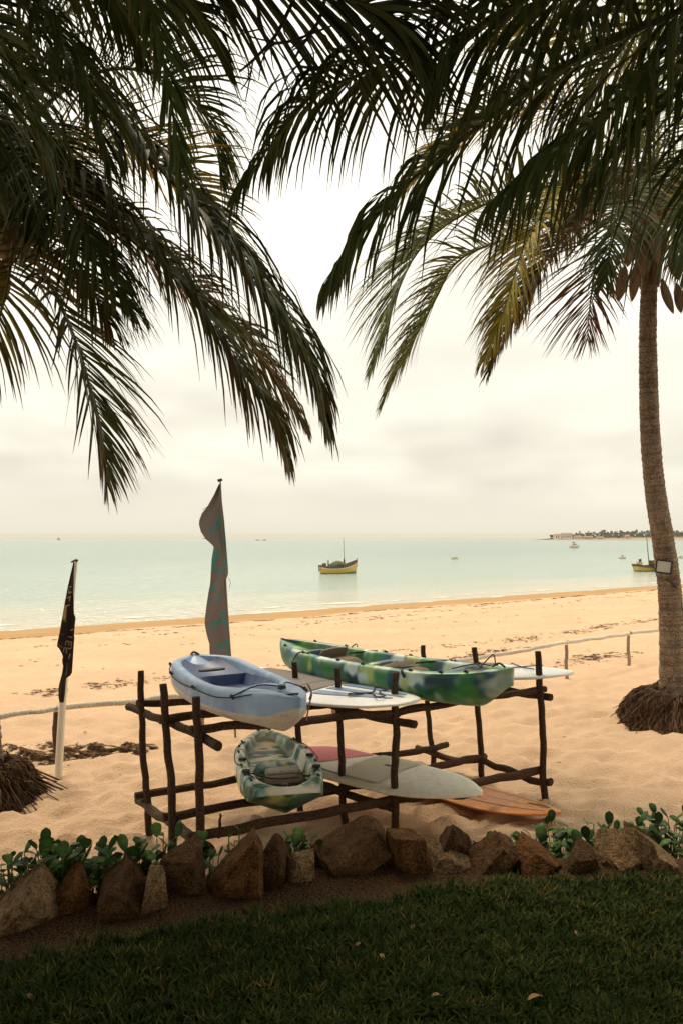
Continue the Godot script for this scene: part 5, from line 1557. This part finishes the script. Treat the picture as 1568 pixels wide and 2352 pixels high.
	# small tenders
	for e in [[1043, 194.0, "tiny white and orange tender alone in mid bay", Color(0.55, 0.3, 0.16), 0.1], [1428, 198.0, "tiny dark tender left of the half hidden sailing boat", Color(0.06, 0.06, 0.06), -0.2], [1562, 202.0, "low olive tender at the right edge beyond the trunk", Color(0.2, 0.18, 0.1), 0.1]]:
		o = thing("tender", e[2], "boat", W((e[0] - 784) / FOC * e[1], e[1], WATER), "small tenders on the bay")
		var lenb := 1.2 if e[0] < 1500 else 2.4
		put(o, "hull", boat_hull(lenb, 0.36, 0.24, 0.12, [[0.0, e[3]], [0.55, e[3]], [0.56, Color(0.74, 0.66, 0.52)], [1.0, Color(0.74, 0.66, 0.52)]]), M.paint)
		mb = MB.new()
		mb.box(Vector3(-0.1, 0.26, -0.28), Vector3(0.14, 0.40 if e[0] != 1428 else 0.62, 0.28), Color(0.5, 0.36, 0.24))
		put(o, "thwart", mb.mesh(), M.paint)
		o.rotation.y = e[4]
	for e in [[592, 1400.0, "left one of two specks of boats near the horizon", 2.4], [607, 1420.0, "right one of two specks of boats near the horizon", 2.4]]:
		o = thing("distant_boat", e[2], "boat", W((e[0] - 784) / FOC * e[1], e[1], WATER), "boats near the horizon")
		put(o, "hull", boat_hull(5.0, 1.0, 0.7, 0.5, [[0.0, brn], [1.0, brn]]), M.paint)
		pole_(o, "mast", Vector3(0, 0.5, 0), Vector3(0, e[3], 0), 0.1, 0.06, M.black)
	o = thing("distant_sailing_boat", "speck of a sailing boat on the horizon at far left", "boat", W((135 - 784) / FOC * 1800.0, 1800.0, WATER))
	put(o, "hull", boat_hull(5.5, 1.1, 0.8, 0.5, [[0.0, brn], [1.0, brn]]), M.paint)
	mb = MB.new()
	mb.ftri(Vector3(-1.0, 0.8, 0.02), Vector3(1.6, 0.8, 0.0), Vector3(-0.6, 5.0, 0.0), Color(0.18, 0.16, 0.14))
	mb.ftri(Vector3(-1.0, 0.8, -0.05), Vector3(-0.6, 5.0, -0.03), Vector3(1.6, 0.8, -0.03), Color(0.18, 0.16, 0.14))
	put(o, "sail", mb.mesh(), M.far)

func build_headland() -> void:
	var D := 1800.0
	var x0 := (1255 - 784) / FOC * D
	var mb := MB.new()
	var n := 90
	for k in n + 1:
		var t := float(k) / n
		var x := lerpf(x0, x0 + 620.0, t)
		var hh := (3.0 + 2.0 * nz.get_noise_1d(x * 0.12) + 4.0 * smoothstep(0.03, 0.3, t)) * smoothstep(0.0, 0.06, t)
		mb.vert(Vector3(x, WATER - 0.4, -(D - 30 - 10 * t) * KZ), Color(0.36, 0.25, 0.16))
		mb.vert(Vector3(x, WATER + 0.3 + hh * 0.25, -(D - 18) * KZ), Color(0.40, 0.28, 0.18))
		mb.vert(Vector3(x, WATER + 0.4 + hh * 0.6, -(D - 5) * KZ), Color(0.10, 0.09, 0.045))
		mb.vert(Vector3(x, WATER + 0.4 + hh, -(D + 60) * KZ), Color(0.06, 0.07, 0.03))
		mb.vert(Vector3(x, WATER - 0.4, -(D + 220) * KZ), Color(0.06, 0.07, 0.03))
	for k in n:
		for j in 4:
			mb.quad(k * 5 + j, k * 5 + j + 1, k * 5 + j + 6, k * 5 + j + 5)
	structure("headland", mb.mesh(), M.far)
	# the wood on it: many leaf clumps, read as one mass
	mb = MB.new()
	for k in 14:
		var d := Vector3(rng.randfn(), rng.randfn() * 0.8, rng.randfn()).normalized()
		var s := d.cross(Vector3(0.3, 1, 0.2)).normalized() * 0.5
		mb.fquad(d * 0.5 - s, d * 0.5 + d.cross(s).normalized() * 0.5, d * 0.95 + s, d * 0.8 - d.cross(s) * 0.6)
	var xf := []; var cols := []
	for k in 2600:
		var t := pow(rng.randf(), 0.8)
		var x := x0 + 14.0 + t * 600.0
		var hh := 3.0 + 4.0 * smoothstep(0.03, 0.3, t)
		var tall := 8.5 + 5.0 * nz.get_noise_1d(x * 0.6) + 3.0 * nz.get_noise_1d(x * 2.2 + 50)
		if t < 0.06: tall *= 0.6
		var r := rr(1.2, 2.6)
		var y := WATER + hh * 0.5 + pow(rng.randf(), 0.8) * tall
		xf.append(Transform3D(Basis.from_euler(Vector3(rr(0, 6), rr(0, 6), 0)).scaled(Vector3.ONE * r), Vector3(x, y, -(D + rr(2, 70)) * KZ)))
		var v := rr(0.5, 1.3)
		cols.append(Color(0.055 * v, 0.062 * v, 0.028 * v))
	var o := stuff(self, "headland_wood", mb.mesh(), M.far, xf, cols)
	tag(o, "low dark wood covering the far headland on the right", "wood")
	for e in [[1276, 1229, 14, 5.0, "small pale house at the very tip of the headland"], [1297, 1227, 22, 7.5, "largest white house among the trees at the headland tip"], [1322, 1233, 16, 4.0, "low white house on the shore right of the largest one"], [1345, 1234, 20, 3.5, "long pinkish shore house in the middle of the headland"], [1373, 1235, 14, 3.5, "reddish shore house left of the open wood"], [1434, 1231, 8, 4.0, "tiny pale house high in the wood near the sailing boat's mast"]]:
		var w: float = e[2] / FOC * D
		var h := thing("shore_house", e[4], "house", Vector3((e[0] - 784) / FOC * D, WATER + 0.2, -(D - 12) * KZ), "houses on the headland")
		var top: float = EYE - (e[1] - 1234.5) / FOC * D - WATER
		var wallc := Color(0.66, 0.56, 0.45) if e[0] < 1330 else Color(0.5, 0.34, 0.26)
		mb = MB.new()
		mb.box(Vector3(-w / 2, 0, -4), Vector3(w / 2, top, 4), wallc)
		var wl := put(h, "wall", mb.mesh(), M.far)
		mb = MB.new()
		for s in [-1, 1]:
			mb.fquad(Vector3(-w / 2 - 0.6, top - 0.3, 4.8 * s), Vector3(w / 2 + 0.6, top - 0.3, 4.8 * s), Vector3(w / 2 + 0.3, top + 1.8, 0), Vector3(-w / 2 - 0.3, top + 1.8, 0), Color(0.30, 0.20, 0.14))
			mb.ftri(Vector3(s * (w / 2 + 0.1), top - 0.2, -4.0), Vector3(s * (w / 2 + 0.1), top - 0.2, 4.0), Vector3(s * (w / 2 + 0.1), top + 1.7, 0), wallc)
		put(h, "roof", mb.mesh(), M.far)
		for k in int(w / 3.5):
			mb = MB.new()
			mb.box(Vector3(-w / 2 + 1.0 + k * 3.3, top * 0.35, 4.0), Vector3(-w / 2 + 2.4 + k * 3.3, top * 0.75, 4.1), Color(0.08, 0.07, 0.06))
			put(wl, "window", mb.mesh(), M.far)

# ---------------------------------------------------------------- light and lens
func overcast() -> Image:
	var w := 768; var h := 384
	var img := Image.create(w, h, false, Image.FORMAT_RGBAF)
	var n := FastNoiseLite.new()
	n.seed = 4; n.frequency = 1.0; n.fractal_octaves = 5
	for j in h:
		var el := (0.5 - (j + 0.5) / h) * PI
		var y := sin(el)
		for k in w:
			var az := (k + 0.5) / w * TAU
			var dir := Vector3(cos(az) * cos(el), y, sin(az) * cos(el))
			var c: Color
			if y < 0.0:
				c = Color(0.55, 0.52, 0.44)
			else:
				# an even veil, a little brighter overhead, with long flat streaks of cloud
				var p := dir / (y + 0.12)
				var s := n.get_noise_3d(p.x * 0.55, p.z * 0.55, 0.0)
				var s2 := n.get_noise_3d(p.x * 1.6 + 9.0, p.z * 1.6, 4.0)
				var b := 0.70 + 0.85 * y + (0.24 * s + 0.12 * s2) * smoothstep(0.0, 0.12, y)
				var warm := exp(-y * 4.0)
				c = Color(0.93 * b, (0.89 - 0.01 * warm) * b, (0.785 - 0.06 * warm) * b)
			img.set_pixel(k, j, c)
	return img

func light_and_lens() -> void:
	var cam := Camera3D.new()
	cam.name = "camera"
	add_child(cam)
	cam.position = Vector3(0, EYE * SIZE, 0)
	var near := 0.1
	cam.set_frustum(near * 2352.0 / (FOC * KZ), Vector2(0, near * 58.5 / (FOC * KZ)), near, 20000.0)
	cam.current = true
	var env := Environment.new()
	env.background_mode = Environment.BG_SKY
	var sky := Sky.new()
	var sm := PanoramaSkyMaterial.new()
	sm.panorama = ImageTexture.create_from_image(overcast())
	sky.sky_material = sm
	env.sky = sky
	env.background_energy_multiplier = 1.0
	env.tonemap_mode = Environment.TONE_MAPPER_LINEAR
	env.tonemap_exposure = 1.34
	env.sdfgi_enabled = true; env.ssao_enabled = true; env.ssil_enabled = true
	env.fog_enabled = true
	env.fog_density = 0.0001
	env.fog_light_color = Color(0.94, 0.92, 0.85)
	var we := WorldEnvironment.new()
	we.environment = env
	we.name = "world_environment"
	add_child(we)
	var sun := DirectionalLight3D.new()
	sun.name = "sun"
	sun.light_energy = 0.5
	sun.light_color = Color(1.0, 0.93, 0.82)
	sun.light_angular_distance = 14.0
	sun.shadow_enabled = true
	add_child(sun)
	sun.look_at_from_position(Vector3(-5, 22, -13), Vector3.ZERO, Vector3.UP)

func _ready() -> void:
	rng.seed = 20240611
	nz.seed = 1; nz.frequency = 0.5; nz.fractal_octaves = 3
	nz2.seed = 2; nz2.frequency = 0.22; nz2.fractal_octaves = 2
	nzc.seed = 5; nzc.noise_type = FastNoiseLite.TYPE_CELLULAR; nzc.frequency = 1.5; nzc.cellular_return_type = FastNoiseLite.RETURN_DISTANCE
	light_and_lens()
	materials()
	for k in 3:
		M["leafdry%d" % k] = plain([0.30, 0.20, 0.34][k], [0.13, 0.10, 0.20][k], [0.045, 0.05, 0.09][k], 0.7)
	build_ground()
	build_sea()
	build_headland()
	build_palms()
	build_added_shade_tree()
	build_rocks()
	build_fence()
	build_rack()
	build_kayaks()
	build_boards()
	build_flags()
	build_sign()
	build_boats()
	build_plants()
	build_wrack()
	build_grass()
	for o in get_children():
		if o is Camera3D or o is Light3D or not o is Node3D: continue
		o.transform = Transform3D(Basis.from_scale(Vector3.ONE * SIZE) * o.transform.basis, o.transform.origin * SIZE)
